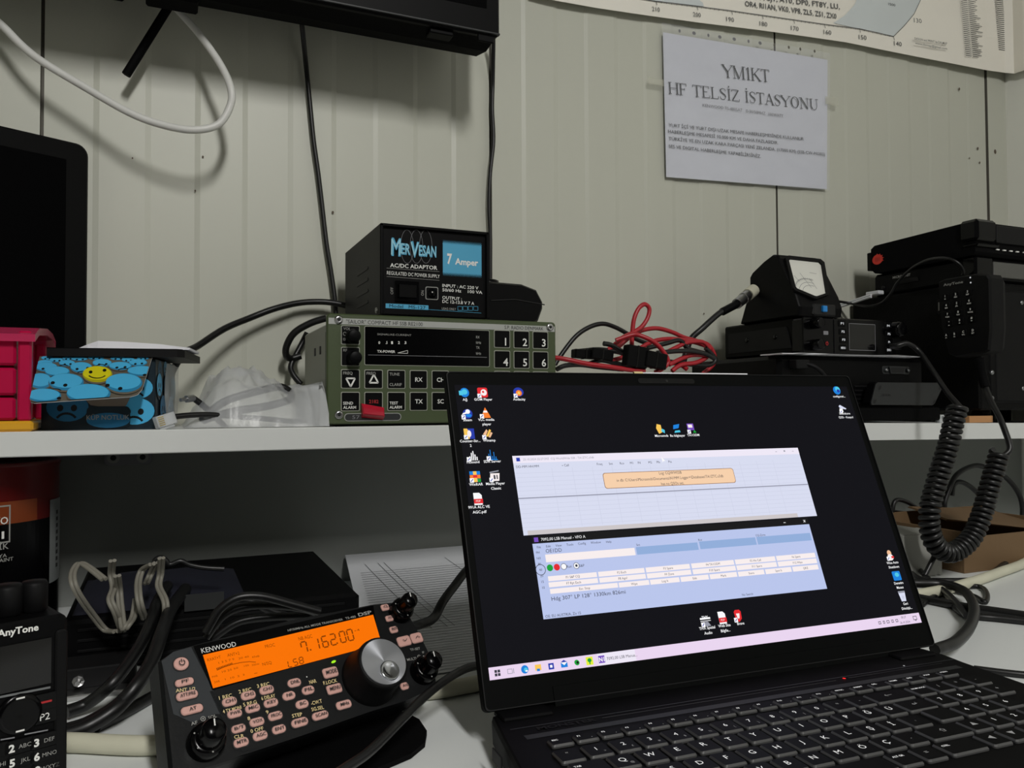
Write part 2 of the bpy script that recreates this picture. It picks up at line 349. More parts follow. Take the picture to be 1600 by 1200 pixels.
# ================================================================== the room
YW, XC = .965, 1.401           # back wall plane, right-hand corner
FLOOR, CEIL = -ZC, 1.46
DESK = -.205; SH0, SH1 = -.0388, -.0187
def ribbed_wall():
    mb = MB(); P = []
    seams = [-1.569, -1.086, -.603, -.1203, .3905, .8685, 1.3505]
    x = -1.75
    def add(x, d): P.append((x, d))
    add(-1.75, 0)
    for a, b in zip(seams[:-1], seams[1:]):
        add(a-.0018, 0); add(a-.0012, .0035); add(a+.0012, .0035); add(a+.0018, 0)
        n = 10; p = (b-a)/n
        for i in range(1, n):
            xx = a+i*p
            if i % 2: add(xx-.003, 0); add(xx+.003, -.0011)
            else: add(xx-.003, -.0011); add(xx+.003, 0)
    a = seams[-1]
    add(a-.0022, 0); add(a-.0015, .004); add(a+.0015, .004); add(a+.0022, -.002); add(XC, -.002)
    n = len(P); vs = [(x, YW+d, FLOOR) for x, d in P] + [(x, YW+d, CEIL) for x, d in P]
    for i in range(n-1):
        dark = P[i][1] > .003 or P[i+1][1] > .003
        mb.add([vs[i], vs[i+1], vs[n+i+1], vs[n+i]], [(0, 1, 2, 3)], 'seam_dark' if dark else 'wall_cream')
    mb.M = frame((0, YW-.0022, 0))
    for x, y, r in ((1555, 237, 4), (1528, 232, 2.5), (1531, 254, 2), (1515, 247, 1.5), (1499, 139, 2.5), (207, 247, 1), (317, 245, 1.3), (305, 298, 1.2), (1100, 490, 1.2), (520, 332, 1.8)):
        q = uv(mb.M, x, y); mb.ell(q[0], q[1], r*.0008, r*.0011, 0, 'stain', 9)
    mb.M = Matrix()
    return mb.build('wall_back', kind='structure')
ribbed_wall()
mb = MB(); mb.box(XC, XC+.05, -1.9, YW+.05, FLOOR, CEIL, 'wall_pale'); mb.build('wall_right', kind='structure')
mb = MB(); mb.box(-1.8, -1.75, -1.9, YW+.05, FLOOR, CEIL, 'wall_cream'); mb.build('wall_left', kind='structure')
mb = MB(); mb.box(-1.8, XC+.05, -1.9, YW+.05, FLOOR-.05, FLOOR, 'floor_grey'); mb.build('floor', kind='structure')
mb = MB(); mb.box(-1.8, XC+.05, -1.9, YW+.05, CEIL, CEIL+.05, 'ceiling_white'); mb.build('ceiling', kind='structure')

# desk and shelf
t = thing('desk', (0, .6, FLOOR), 'white laminate desk along the ribbed wall, crowded with radios and cables', 'desk')
mb = MB(); mb.box(-1.2, XC-.003, .17, YW-.004, DESK-.028, DESK, 'laminate', .0015); mb.build('desktop', t)
for x in (-1.15, 1.33):
    mb = MB(); mb.box(x, x+.03, .2, .93, FLOOR, DESK-.028, 'laminate', .001); mb.build('leg', t)
tb_ = thing('back_board', (0, .95, DESK), 'grey board along the wall between the desk and the shelf', 'board')
mb = MB(); mb.box(-1.2, .548, .946, .957, DESK+.0002, SH0-.0003, 'back_board'); mb.build('panel', tb_)
mb = MB(); mb.box(.548, XC-.003, .946, .957, DESK+.0002, -.0535, 'back_board'); mb.build('panel', tb_)
t = thing('shelf', (0, .85, SH0), 'long white shelf board above the desk carrying the radios', 'shelf')
mb = MB(); mb.box(-1.2, .55, .74, YW-.004, SH0, SH1, 'laminate_edge', .0008); mb.build('board', t)
mb = MB(); zr = lambda x: -.0203-.0133*(x-.55)
mb.M = Matrix(((1, 0, 0, 0), (0, 0, -1, YW-.004), (0, 1, 0, 0), (0, 0, 0, 1)))
mb.prism([(.5502, zr(.55)-.0215), (XC-.003, zr(XC)-.0215), (XC-.003, zr(XC)), (.5502, zr(.55))], 0, YW-.004-.74, 'laminate_edge'); mb.build('board', t)
mb = MB(frame((-.0346, .9455, -.0505))); mb.rplate(0, -.002, .046, .017, .006, -.0004, .006, 'ink_grey', .001)
for x in (-.014, .014): mb.cyl(x, -.002, .006, .006, .0075, 'print_dim', 12); mb.ell(x, -.002, .003, .003, .0077, 'black_deep', 8)
mb.build('bracket', tb_, 'small plastic connector with two screws')

# television
t = thing('television', (.0, .9, .43), 'black television cut off by the top of the photo', 'television')
mb = MB(frame((0, .84, 0))); mb.rplate(-.25, .72, 1.204, .592, .006, -.03, 0, 'black', .002); mb.build('bezel', t)
mb = MB(frame((0, .84, 0))); mb.rect(-.83, .336, .455, 1.0, .0006, 'tv_glass'); mb.build('screen', t)
mb = MB(frame((0, .84, 0)))
mb.box(-.852, .352, .4262, .4287, -.004, .0016, 'charcoal', .0006); mb.build('trim_strip', t, 'thin grey trim line along the lower edge')
mb = MB(); mb.M = Matrix(((0, 0, 1, -.85), (1, 0, 0, 0), (0, 1, 0, 0), (0, 0, 0, 1)))
mb.prism([(.845, .4242), (.872, .4205), (.905, .428), (.925, .46), (.925, .98), (.87, 1.0)], 0, 1.198, 'black_matte'); mb.build('back_housing', t)
mb = MB(); mb.box(.325, .345, .8397, .8425, .416, .4242, 'black', .001); mb.build('sensor_window', t)
for a, b in ((-.02, .03), (-.11, -.04)): mb = MB(); mb.box(a, b, .87, .9, .415, .43, 'black_matte', .002); mb.build('speaker_bar', t)
mb = MB(); mb.box(.27, .298, .846, .862, .4185, .424, 'black', .001); mb.build('button_pad', t)
mb = MB(); mb.tube([pt(273, -8, Y=.928), pt(265, 8, Y=.93), pt(197, 117, Y=.935)], .0046, 'black_matte', 10, sm=False); mb.build('rod', None, 'short black rod hanging at a slant below the television', 'rod')
mb = MB(); mb.tube(path([(-40, 8, .93), (0, 37, .925), (35, 72, .92), (67, 97, .915), (125, 132, .91), (200, 175, .9), (250, 194, .895), (300, 203, .89), (340, 195, .89), (359, 167, .89), (361, 140, .89), (345, 102, .9), (310, 52, .915), (270, 7, .93), (248, -22, .94)]), .0040, 'cable_white', 10, 8)
mb.build('white_cable', None, 'thick white cable hanging in a loop under the television', 'cable')
mb = MB(); mb.tube(path([(470, 20, .935), (472, 40, .94), (477, 90, .955), (484, 160, .957), (490, 220, .957), (497, 270, .957), (503, 320, .957), (510, 380, .956), (518, 430, .955), (524, 478, .953), (528, 560, .953)]), .0029, 'cable_black', 8)
mb.build('wall_cable', None, 'black cable down the wall between television and green radio', 'cable')
mb = MB(); mb.tube(path([(771, 48, .93), (771, 72, .94), (770, 130, .957), (769, 170, .957), (771, 220, .957), (766, 270, .957), (764, 320, .957), (766, 370, .957), (766, 430, .957), (767, 520, .957)]), .0027, 'cable_black', 8)
mb.build('wall_cable', None, 'black cable falling from television corner behind the power supply', 'cable')

# map
t = thing('wall_map', (1.2, .955, .6), 'large amateur radio map hung along the top of the wall', 'map')
edge = [(850, -4), (863, 0), (930, 12), (1000, 22.5), (1090, 35), (1187, 47), (1260, 57), (1322, 66), (1375, 77), (1430, 88), (1487, 99), (1520, 105.5), (1544, 110), (1570, 113.6)]
FM = frame((0, .9535, 0))
mb = MB(); bot = []
for i, (x, y) in enumerate(edge):
    p = pt(x, y, Y=.9535 if i < 9 else .9535-.0011*(i-8)); bot.append(p)
p = pt(1585, 112, X=1.385); bot.append(V((1.3925, .94, p.z))); bot.append(pt(1600, 110, X=1.389)); q = pt(1640, 100, X=1.391); bot.append(q); bot.append(V((1.3915, q.y-.3, q.z+.01)))
bot[0] = V((bot[0].x-.02, .9535, bot[0].z))
mid = [V((p.x, min(p.y, .9535) if p.x < 1.37 else p.y, p.z+.06)) for p in bot]; top = [V((p.x, .9555 if p.x < 1.37 else p.y, 1.12)) for p in bot]
n = len(bot)
for i in range(n-1):
    mb.add([bot[i], bot[i+1], mid[i+1], mid[i]], [(0, 1, 2, 3)], 'map_paper', True); mb.add([mid[i], mid[i+1], top[i+1], top[i]], [(0, 1, 2, 3)], 'map_paper', True)
    mb.add([bot[i]+V((0, .0006, 0)), bot[i+1]+V((0, .0006, 0)), top[i+1]+V((0, .0006, 0)), top[i]+V((0, .0006, 0))], [(3, 2, 1, 0)], 'map_paper')
mb.build('sheet', t)
FM = frame((0, .9525, 0)); FM2 = frame((0, .9475, 0)); mb = MB(FM)
sea = [(1302, 36), (1320, 24), (1335, 8), (1340, -4), (1330, -40), (1290, -80), (1450, -80), (1442, -8), (1432, 14), (1420, 32), (1396, 57), (1370, 50), (1343, 45)]
mb.poly([uv(FM, *p) for p in sea], 0, 'map_sea')
mb.poly([uv(FM, *p) for p in [(1012, 1), (1040, 3), (1075, 7), (1100, 10), (1098, 4), (1080, -10), (1000, -60), (940, -60)]], 0, 'map_sea')
arc = [(960, -8), (1025, 2), (1089, 10), (1143, 17), (1191, 24), (1240, 31), (1288, 38), (1343, 45), (1396, 57), (1413, 40), (1428, 22), (1440, -4), (1446, -60)]
for a, b in zip(arc[:-1], arc[1:]): mb.seg(*uv(FM, *a), *uv(FM, *b), .0011, .0004, 'map_ink')
for a in arc[1:9]: mb.seg(*uv(FM, *a), *uv(FM, a[0]+1.5, a[1]+6), .0008, .0004, 'map_ink')
for a, b in zip(arc[1:8], arc[2:9]):
    for k in range(1, 8):
        x, y = a[0]+(b[0]-a[0])*k/8, a[1]+(b[1]-a[1])*k/8; mb.seg(*uv(FM, x, y), *uv(FM, x+.5, y+2.4), .0005, .0004, 'map_ink')
for t_, x, y in (('210', 1025, 14), ('200', 1089, 22.5), ('190', 1141, 30), ('180', 1193, 37), ('170', 1242, 44), ('160', 1293, 50), ('150', 1348, 58), ('140', 1403, 68), ('130', 1434, 32)):
    ltext(mb, FM, (x-6, y-.8), (x+6, y+.8), t_, 7, 'map_ink', .0004)
ltext(mb, FM, (1164, 5), (1307, 25), 'OR4, RI1AN, VK0, VP8, ZL5, ZS1, ZX0', 8.5, 'map_ink', .0004, .01)
ltext(mb, FM, (1180, -6), (1312, 10), '3Y, 8J1, AT0, DP0, FT8Y, LU,', 8.5, 'map_ink', .0004, .01)
ltext(mb, FM, (1388, 6), (1399, 8), '1500', 4, 'map_ink', .0004)
mb.build('printing', t)
mb = MB(FM2)
ltext(mb, FM2, (1429, 60), (1480, 68), 'DESIGN and PRINT by DX-MAP', 3.5, 'map_ink', .0, .01); ltext(mb, FM2, (1430, 67), (1480, 76), 'www.dxmap@gmail.com', 3.5, 'map_ink', .0, .01); mb.build('contact_line', t)
FM3 = FM2
for cx0, w, y0, y1 in ((1497, 31, -16, 88), (1549, 44, -16, 80)):
    y = y0; mb = MB(FM2)
    while y < y1:
        sk = (y1-y)*.085
        for a, b in ((0, .3), (.36, .62+.36*random.random())):
            xx = cx0+12-sk*1.0; mb.seg(*uv(FM3, xx+w*a, y+(w*a)*.16), *uv(FM3, xx+w*b, y+(w*b)*.16), .0011, 0, 'map_ink')
        y += 3.1
    mb.build('country_table', t)

# station notice in a plastic sleeve
t = thing('station_notice', (.81, .955, .33), 'white printed notice in a crumpled plastic sleeve taped under the map', 'notice')
FS = frame((0, .9595, 0))
C4 = [(1031, 37), (1294, 85), (1293, 299), (1039, 278)]
def warped(C, nu, nv, off, amp, seed, M):
    a, b, c, d = [uv(M, *p) for p in C]; P = []
    for j in range(nv+1):
        for i in range(nu+1):
            s_, r_ = i/nu, j/nv
            x = (a[0]*(1-s_)+b[0]*s_)*(1-r_)+(d[0]*(1-s_)+c[0]*s_)*r_; y = (a[1]*(1-s_)+b[1]*s_)*(1-r_)+(d[1]*(1-s_)+c[1]*s_)*r_
            k = min(i, nu-i, j, nv-j); k = min(1, k/2)
            P.append((x, y, off+amp*k*(noise.noise(V((x*22, y*22, seed)))*.6+.8*noise.noise(V((x*45, y*45, seed+4))))))
    F = [(j*(nu+1)+i, (j+1)*(nu+1)+i, (j+1)*(nu+1)+i+1, j*(nu+1)+i+1) for j in range(nv) for i in range(nu)]
    return P, F
mb = MB(FS); P, F = warped([(1035, 51), (1292, 94), (1291, 296), (1040, 277)], 44, 36, .0014, .0015, 2, FS); mb.add(P, F, 'paper', True); mb.build('paper_sheet', t)
mb = MB(FS)
serif_text(mb, FS, (1129, 110.5), (1203, 119), 'YM1KT', 20, 'ink', .0030)
serif_text(mb, FS, (1044, 137), (1279, 164), 'HF TELSİZ İSTASYONU', 18.5, 'ink', .0030)
for t_, a, b, h in (('KENWOOD TS-480SAT', (1098, 164), (1160, 172), 5), ('0-30/50MHZ', (1166, 173), (1196, 177), 5), ('100WATT', (1201, 178), (1224, 181), 5),
    ('YURT İÇİ VE YURT DIŞI UZAK MESAFE HABERLEŞMESİNDE KULLANILIR', (1045, 195), (1256, 217), 5.5), ('HABERLEŞME MESAFESİ 10.000 KM VE DAHA FAZLASIDIR.', (1044, 205), (1216, 223), 5.5),
    ('TÜRKİYE YE EN UZAK KARA PARÇASI YENİ ZELANDA. (17000 KM) (SSB-CW-MORS)', (1045, 216), (1289, 241), 5.5), ('SES VE DIGITAL HABERLEŞME YAPABİLİRSİNİZ.', (1045, 228), (1189, 244), 5.5)):
    ltext(mb, FS, a, b, t_, h, 'ink_grey' if h == 5 else 'ink', .0030)
mb.build('lettering', t)
mb = MB(FS); P, F = warped(C4, 30, 26, .0044, .0008, 5, FS); mb.add(P, F, 'sleeve', True)
for k in range(11):
    x = 1059+k*20.9+(k % 3)*1.5; y = 50.5+(x-1059)*.149
    q = uv(FS, x, y); mb.ell(q[0], q[1], .0032 if k in (1, 3, 4, 6) else .002, .0026, .0046, 'seam_dark' if k > 6 else 'ink_grey', 12)
mb.build('plastic_sleeve', t)
for a, b in (((1010, 122), (1034, 137)), ((1286, 152), (1306, 168))):
    mb = MB(FS); x0, y0 = uv(FS, *a); x1, y1 = uv(FS, *b); mb.rect(x0, x1, y1, y0, .0049, 'tape'); mb.build('tape', t)

# monitor on the shelf at the left
t = thing('monitor', (-.29, .84, SH1), 'black flat monitor standing on the shelf at the left edge', 'monitor')
FMo = frame((-.0739, .938, 0), 26)
mb = MB(FMo); mb.rplate(-.24, .155, .48, .239, .012, -.022, 0, 'black', .002, 6); mb.build('bezel', t)
mb = MB(FMo); mb.rect(-.458, -.022, .058, .255, .0004, 'tv_glass'); mb.build('screen', t)
mb = MB(FMo); mb.box(-.29, -.21, .0, .15, -.05, -.0222, 'black_matte', .004); mb.build('neck', t)
mb = MB(); mb.rplate(-.29, .84, .17, .13, .05, SH1, SH1+.012, 'black_matte', .003); mb.build('base', t)

# ================================================================== on the shelf, from the left
# crimson drawer tower
t = thing('drawer_tower', (-.137, .81, SH1), 'crimson plastic drawer tower on a yellow base at the left end of the shelf', 'drawer tower')
x0, x1, y0, y1 = -.175, -.0985, .746, .873
mb = MB(); mb.box(x0, x1+.002, y0-.002, y1, SH1, SH1+.0085, 'yellow_plastic', .002); mb.build('base', t, 'yellow base plate')
mb = MB(); mb.box(x0, x1-.012, y0+.014, y1, SH1+.0085, .060, 'crimson', .002); mb.box(x1-.0095, x1, y0, y0+.010, SH1+.0085, .0625, 'crimson', .0015); mb.box(x0, x0+.009, y0, y0+.012, SH1+.0085, .0625, 'crimson', .0015)
mb.box(x1-.012, x1-.004, y1-.014, y1, SH1+.0085, .060, 'crimson', .0015); mb.build('body', t)
for a, b in ((-.0095, .0085), (.0105, .0325), (.0345, .058)):
    mb = MB(); mb.box(x0+.01, x1-.011, y0+.002, y0+.013, a, b, 'crimson', .002); mb.box(x0+.02, x1-.03, y0, y0+.003, b-.004, b-.0015, 'crimson', .0006); mb.build('drawer', t)
mb = MB()
R = []
for y, z in ((y0-.004, .0595), (y0+.02, .0665), (y0+.07, .0705), (y1-.02, .069), (y1+.002, .064)): R.append([(x0-.002, y, z), (x1+.003, y, z), (x1+.003, y, z-.006), (x0-.002, y, z-.006)])
mb.rings(R, 'crimson_clear'); mb.build('lid', t, 'see-through pink lid')

# note-cube box with the printed faces
t = thing('note_cube_box', (-.05, .81, SH1), 'blue cardboard note-cube box printed with round sad faces and one yellow smile', 'box')
FB = frame((-.0945, .7735, SH1), -9.5)       # u along the front, v up, -n into the shelf
BW, BD, BH = .0885, .1, .062
mb = MB(FB); mb.box(0, BW, 0, BH-.001, -BD, 0, 'box_dark', .0005); mb.build('carton', t)
def face_ball(mb, x, y, rx, ry, z, body='smile_blue', eyes=True, frown=True, smile=False, shade='smile_shade', er=.1, clip=None):
    mb.ell(x, y, rx, ry, z, shade); mb.ell(x, y+ry*.16, rx*.985, ry*.86, z+.00006, body)
    if eyes:
        for k in eyes if isinstance(eyes, tuple) else (-.34, .30): mb.ell(x+k*rx, y+ry*(.12 if not smile else .38), rx*er*1.15, ry*er*1.6, z+.00012, 'smile_black', 10, -.2)
    if smile: mb.arc(x, y+ry*.42, rx*.55, ry*.55, 205, 335, ry*.13, z+.00012, 'smile_black')
    elif frown: mb.arc(x-.05*rx, y-ry*.75, rx*.5, ry*.55, 30, 150, ry*.14, z+.00012, 'smile_black', 10)
# front print, below the flap
mb = MB(FB); mb.rect(0, BW, 0, BH-.002, .0003, 'box_dark')
for i, (x, y, r, k) in enumerate(((.020, .017, .0165, 'smile_deep'), (.074, .034, .013, 'smile_blue'), (.077, .009, .016, 'smile_blue'), (.045, .050, .014, 'smile_deep'))):
    if x+r > BW: x = BW-r
    face_ball(mb, x, max(y, r*.85), r, r*.85, .0004+.0002*i, k, shade='box_dark', er=.13)
mb.poly([(.032, .028), (.036, .042), (.072, .045), (.070, .030), (.066, .021), (.060, .016), (.050, .019), (.038, .021)], .0014, 'box_taupe')
mb.rplate(.0520, .011, .034, .018, .004, .0012, .0016, 'box_dark'); mb.ell(.052, .008, .017, .0065, .0018, 'smile_deep')
mb.fit('KÜP NOTLUK', .0350, .0685, .0085, .0135, .0020, 'print_dim', .01)
mb.build('front_print', t)
# right side print
FBs = FB @ Matrix(((0, 0, 1, BW), (0, 1, 0, 0), (-1, 0, 0, 0), (0, 0, 0, 1)))
mb = MB(FBs); mb.rect(0, BD, 0, BH-.002, .0003, 'box_dark')
for i, (x, y, r) in enumerate(((.02, .052, .009), (.045, .053, .009), (.075, .051, .010), (.015, .037, .013), (.05, .037, .014), (.083, .035, .014), (.03, .016, .015), (.068, .015, .015))): face_ball(mb, x, y, r, min(r*.9, y), .0004+.0002*i, 'smile_blue' if i % 2 else 'smile_deep', shade='box_dark', er=.13)
mb.build('side_print', t)
# folded-out top flap
pA = [pt(62, 557, Y=.7725), pt(238, 558, Y=.757), pt(216, 617, Y=.722), pt(45, 630, Y=.732)]
u = (pA[1]-pA[0]).normalized(); dn = (pA[3]-pA[0]); dn = (dn - u*dn.dot(u)).normalized(); nf = u.cross(-dn)
FFl = mat4(pA[0], u, -dn, nf); inv = FFl.inverted(); c4 = [inv @ p for p in pA]
mb = MB(FFl); o4 = [(c4[0].x, 0), (c4[3].x, c4[3].y+.004), (c4[3].x+.0012, c4[3].y+.0012), (c4[3].x+.004, c4[3].y), (c4[2].x-.006, c4[2].y-.0005), (c4[2].x-.001, c4[2].y+.002), (c4[2].x+.0015, c4[2].y+.008), (c4[1].x, c4[1].y)]
mb.prism(o4, -.0006, 0, 'paper_plain'); zf = zm(30, 530, 6.154)
bd = [p for p in o4]
mb.poly(o4, .0002, 'smile_shade')
def clip_poly(P):
    """the part of a printed shape that lies on the flap"""
    for i in range(len(bd)):
        (xa, ya), (xb, yb) = bd[i], bd[(i+1) % len(bd)]; out = []
        f = lambda p: (xb-xa)*(p[1]-ya)-(yb-ya)*(p[0]-xa)
        for j in range(len(P)):
            p, q = P[j-1], P[j]; fp, fq = f(p), f(q)
            if (fp >= 0) != (fq >= 0): t_ = fp/(fp-fq); out.append((p[0]+(q[0]-p[0])*t_, p[1]+(q[1]-p[1])*t_))
            if fq >= 0: out.append(q)
        P = out
        if len(P) < 3: return []
    return P
def flap_ball(i, X, Y, RX, RY, body='smile_blue', eyes=((-.3, .0), (.3, .0)), frown=None, smile=False):
    z = .0003+.00005*i
    def pl(cx, cy, rx, ry, m, dz, rot=0.):
        P = []
        for k in range(28):
            a = 2*math.pi*k/28; ex, ey = rx*math.cos(a), ry*math.sin(a)
            q = uv(FFl, *zf(cx+ex*math.cos(rot)-ey*math.sin(rot), cy+ex*math.sin(rot)+ey*math.cos(rot)))
            P.append(q)
        P = clip_poly(P[::-1])
        if len(P) < 3: return
        mb.poly(P, z+dz, m)
    pl(X, Y, RX, RY, 'smile_shade', 0); pl(X, Y-RY*.10, RX*.985, RY*.90, 'smile_mid' if body == 'smile_blue' else 'smile_olive', .000008); pl(X-RX*.03, Y-RY*.22, RX*.93, RY*.74, body, .000016)
    for ex, ey in eyes: pl(X+ex*RX, Y+ey*RY, RX*.1+4, RY*.12+4, 'smile_black', .000028, -.2)
    if smile:
        for k in range(10):
            a0, a1 = math.radians(150-12*k), math.radians(150-12*(k+1))
            mb.seg(*uv(FFl, *zf(X-4+90*math.cos(a0), Y-20+50*math.sin(a0))), *uv(FFl, *zf(X-4+90*math.cos(a1), Y-20+50*math.sin(a1))), .0012, z+.000030, 'smile_black')
    if frown:
        fx, fy, fr = frown
        for k in range(8):
            a0, a1 = math.radians(200+16*k), math.radians(200+16*(k+1))
            mb.seg(*uv(FFl, *zf(fx+fr*math.cos(a0), fy+fr*.5*math.sin(a0))), *uv(FFl, *zf(fx+fr*math.cos(a1), fy+fr*.5*math.sin(a1))), .001, z+.000030, 'smile_black')
E_ = 'smile_blue'
balls = [(270, 185, 60, 22), (360, 205, 70, 26), (470, 190, 60, 20), (580, 195, 80, 22), (740, 185, 80, 22), (950, 190, 75, 22), (1050, 205, 65, 25), (1190, 190, 60, 20), (250, 235, 75, 30), (463, 240, 80, 34), (1145, 235, 90, 38), (800, 240, 95, 42), (265, 280, 110, 50), (600, 285, 108, 58), (975, 270, 112, 45), (370, 325, 122, 55), (1180, 320, 140, 55), (210, 420, 110, 85), (755, 355, 145, 88), (455, 430, 172, 92), (1010, 440, 180, 102), (245, 560, 165, 75), (670, 545, 215, 105)]
for i, (X, Y, a, b) in enumerate(balls):
    if i == 18: flap_ball(i, X, Y, a, b, 'smile_yellow', ((-.45, -.33), (.47, -.52)), smile=True)
    else:
        ey = {16: ((.2, .6),), 17: ((.9, .2),), 19: ((-.75, .0), (-.05, .25)), 20: ((-.88, .15), (-.2, .45)), 21: ((.85, .25),), 22: (), 15: ((-.35, .8), (.6, .4)), 13: ((-.38, .18), (.55, .0))}.get(i, ((-.3, .25), (.4, .15)))
        fr = {19: (350, 520, 65), 13: (620, 345, 60), 14: (1010, 318, 60), 11: (790, 275, 50), 9: (430, 275, 45)}.get(i)
        flap_ball(i, X, Y, a, b, E_, ey, fr)
mb.build('flap', t)
mb = MB(FB @ Matrix.Translation((BW+.0008, 0, -.05)))
P = []
for j in range(7):
    for i in range(6):
        P.append((.003+.004*abs(noise.noise(V((i*.7, j*.9, 1)))), .003+.055*j/6, -.045+.075*i/5))
mb.add(P, [(j*6+i, j*6+i+1, j*6+i+7, j*6+i+6) for j in range(6) for i in range(5)], 'film', True); mb.build('plastic_wrap', t, 'loose clear wrap on the right side')

# black slab on the box, envelope on the slab
FT = frame((-.0853, .772, SH1+BH+.0002), -9.5); zt = SH1+BH+.0002
mb = MB(FT @ Matrix(((1, 0, 0, 0), (0, 0, 1, 0), (0, -1, 0, 0), (0, 0, 0, 1))))
mb.prism([(-.004, -.006), (.098, -.006), (.103, .0), (.103, .098), (-.004, .098)][::-1], 0, .0065, 'case_grey'); mb.prism([(-.003, -.005), (.097, -.005), (.101, .0), (.101, .096), (-.003, .096)][::-1], .0065, .0072, 'black')
o = mb.build('tray', None, 'thin black flat tray lying on top of the blue box', 'tray')
mb = MB(FT @ Matrix(((1, 0, 0, 0), (0, 0, 1, 0), (0, -1, 0, 0), (0, 0, 0, 1))))
R = []
for x, a, b in ((.014, .0074, .0082), (.022, .0074, .0120), (.03, .0074, .0150), (.05, .0075, .0145), (.08, .0076, .0128), (.105, .0078, .0098)):
    R.append([(x, .012, a), (x, .075, a), (x, .075, b), (x, .012+.004, b)])
mb.rings(R, 'envelope'); mb.build('envelope', None, 'crumpled white envelope lying on the thin black tray', 'envelope')

# network lead with clear plug, little jack plug
t = thing('network_lead', (.02, .742, SH1), 'thin black lead with a clear plastic plug in front of the blue box', 'cable')
pp = path([(274, 651, .752), (300, 648.5, .757), (330, 648, .762), (370, 651, .77), (420, 655, .785), (470, 660, .81)])
for p in pp: p.z = max(p.z, SH1+.0035)
mb = MB(); mb.tube(pp, .0025, 'cable_black', 8); mb.build('wire', t)
a = pt(243, 661, Y=.7455); b = pt(275, 651.5, Y=.752); d = (b-a).normalized(); n_ = V((0, -1, 0)); w_ = d.cross(n_).normalized(); n_ = w_.cross(d)
mb = MB(mat4(a, d, -w_, n_)); mb.box(0, .0165, -.0052, .0052, -.0045, .0045, 'clear_plug', .0008)
mb.box(.001, .014, -.0075, -.0052, -.003, .003, 'clear_plug', .0006)
for k in range(5): mb.box(.001, .006, -.0035+.0017*k, -.0028+.0017*k, .0046, .0050, 'brass')
mb.build('plug', t, 'clear plastic plug with brass contacts')
a, b = pt(282, 625, Y=.79), pt(302, 622, Y=.80)
mb = MB(); mb.tube([a, a+(b-a)*.5], .0018, 'steel', 10, sm=False); mb.tube([a+(b-a)*.45, b], .0034, 'steel', 10, sm=False); mb.tube([b, b+V((.012, .004, -.010)), b+V((.03, .01, -.0290))], .0028, 'cable_black', 8); 
mb.build('jack_plug', None, 'small metal plug tip sticking out between box and plastic bag', 'plug')

# clear plastic bag
def lerp_table(x, T):
    for (a, b), (c, d) in zip(T[:-1], T[1:]):
        if x <= c: return b+(d-b)*(x-a)/(c-a)
    return T[-1][1]
mb = MB(); NU, NV = 40, 22; P = []
bagL, bagR = pt(288, 660, Y=.765).x, pt(514, 660, Y=.748).x
for j in range(NV+1):
    for i in range(NU+1):
        s_, r_ = i/NU, j/NV
        x = bagL+(bagR-bagL)*s_
        hx = lerp_table(s_, ((0, .0), (.05, .012), (.15, .032), (.2, .046), (.31, .056), (.51, .056), (.6, .050), (.71, .044), (.76, .036), (.85, .041), (.96, .040), (1, .012)))
        h = hx*(math.sin(math.pi*min(1, max(0, r_*.82+.05)))**.6)
        nz_ = noise.noise(V((x*38, r_*4.2, 3))); nz2 = noise.noise(V((x*110, r_*10, 8)))
        rd_ = 1-abs(noise.noise(V((x*55+r_*3, r_*5-x*20, 5))))*2.2; h = max(.0008, h*(.90+.16*nz_+.10*nz2+.16*rd_))
        if r_ in (0, 1): h = .0008
        y = .748+.155*r_ - .010*max(0, nz_)*(1-r_)+.014*(1-s_)*(1-r_)
        if x > .128: y = min(y, .7480) if r_ < .7 else min(y, .7485)
        P.append((x, y, SH1+h))
mb.add(P, [(j*(NU+1)+i, j*(NU+1)+i+1, (j+1)*(NU+1)+i+1, (j+1)*(NU+1)+i) for j in range(NV) for i in range(NU)], 'film', True)
mb.build('plastic_bag', None, 'crumpled clear plastic bag lying against the green radio', 'bag')
mb = MB(); pp = path([(318, 655, .80), (350, 628, .81), (400, 612, .815), (440, 605, .82), (455, 622, .81), (420, 634, .80), (370, 642, .795), (330, 652, .80)])
for p in pp: p.z = max(p.z, SH1+.005)
mb.tube(pp, .0040, 'cable_black', 8, closed=True); mb.build('coiled_lead', None, 'dark lead coiled inside the clear plastic bag', 'cable')

# ---------------------------------------------------------------- green marine radio
t = thing('marine_radio', (.257, .82, SH1), 'olive green marine radio with black square keys on the shelf', 'radio')
FSa = frame((.1385, .75, -.0165)); SW, SHH = .238, .1038
zs = zm(480, 330, 3.4286)
mb = MB(); mb.box(.142, .3735, .752, .90, -.0150, .0800, 'sailor_body', .002)
mb.box(.1415, .1425, .765, .775, -.005, .072, 'sailor_green', .0004)
for y in (.80, .83): mb.box(.1413, .1420, y, y+.006, .052, .060, 'black_deep')
mb.build('casing', t, 'pale grey-green metal casing')
mb = MB(FSa); mb.rplate(SW/2, SHH/2, SW, SHH, .004, -.005, 0, 'sailor_green', .0012)
x0, y1 = uv(FSa, *zs(128, 569)); x1, y0 = uv(FSa, *zs(1322, 640))
st_ = [uv(FSa, *zs(128, y))[1] for y in (571, 604)]; mb.rect(.0015, SW-.0015, st_[1], st_[0], .0003, 'silver_strip'); sm_ = (st_[0]+st_[1])/2
mb.fit('"SAILOR" COMPACT HF SSB RE2100', *[uv(FSa, *zs(208, 590))[0], uv(FSa, *zs(618, 600))[0]], sm_-.0019, sm_+.0019, .0005, 'ink')
mb.fit('S.P. RADIO DENMARK', uv(FSa, *zs(1056, 600))[0], uv(FSa, *zs(1264, 600))[0], sm_-.0018, sm_+.0018, .0005, 'ink')
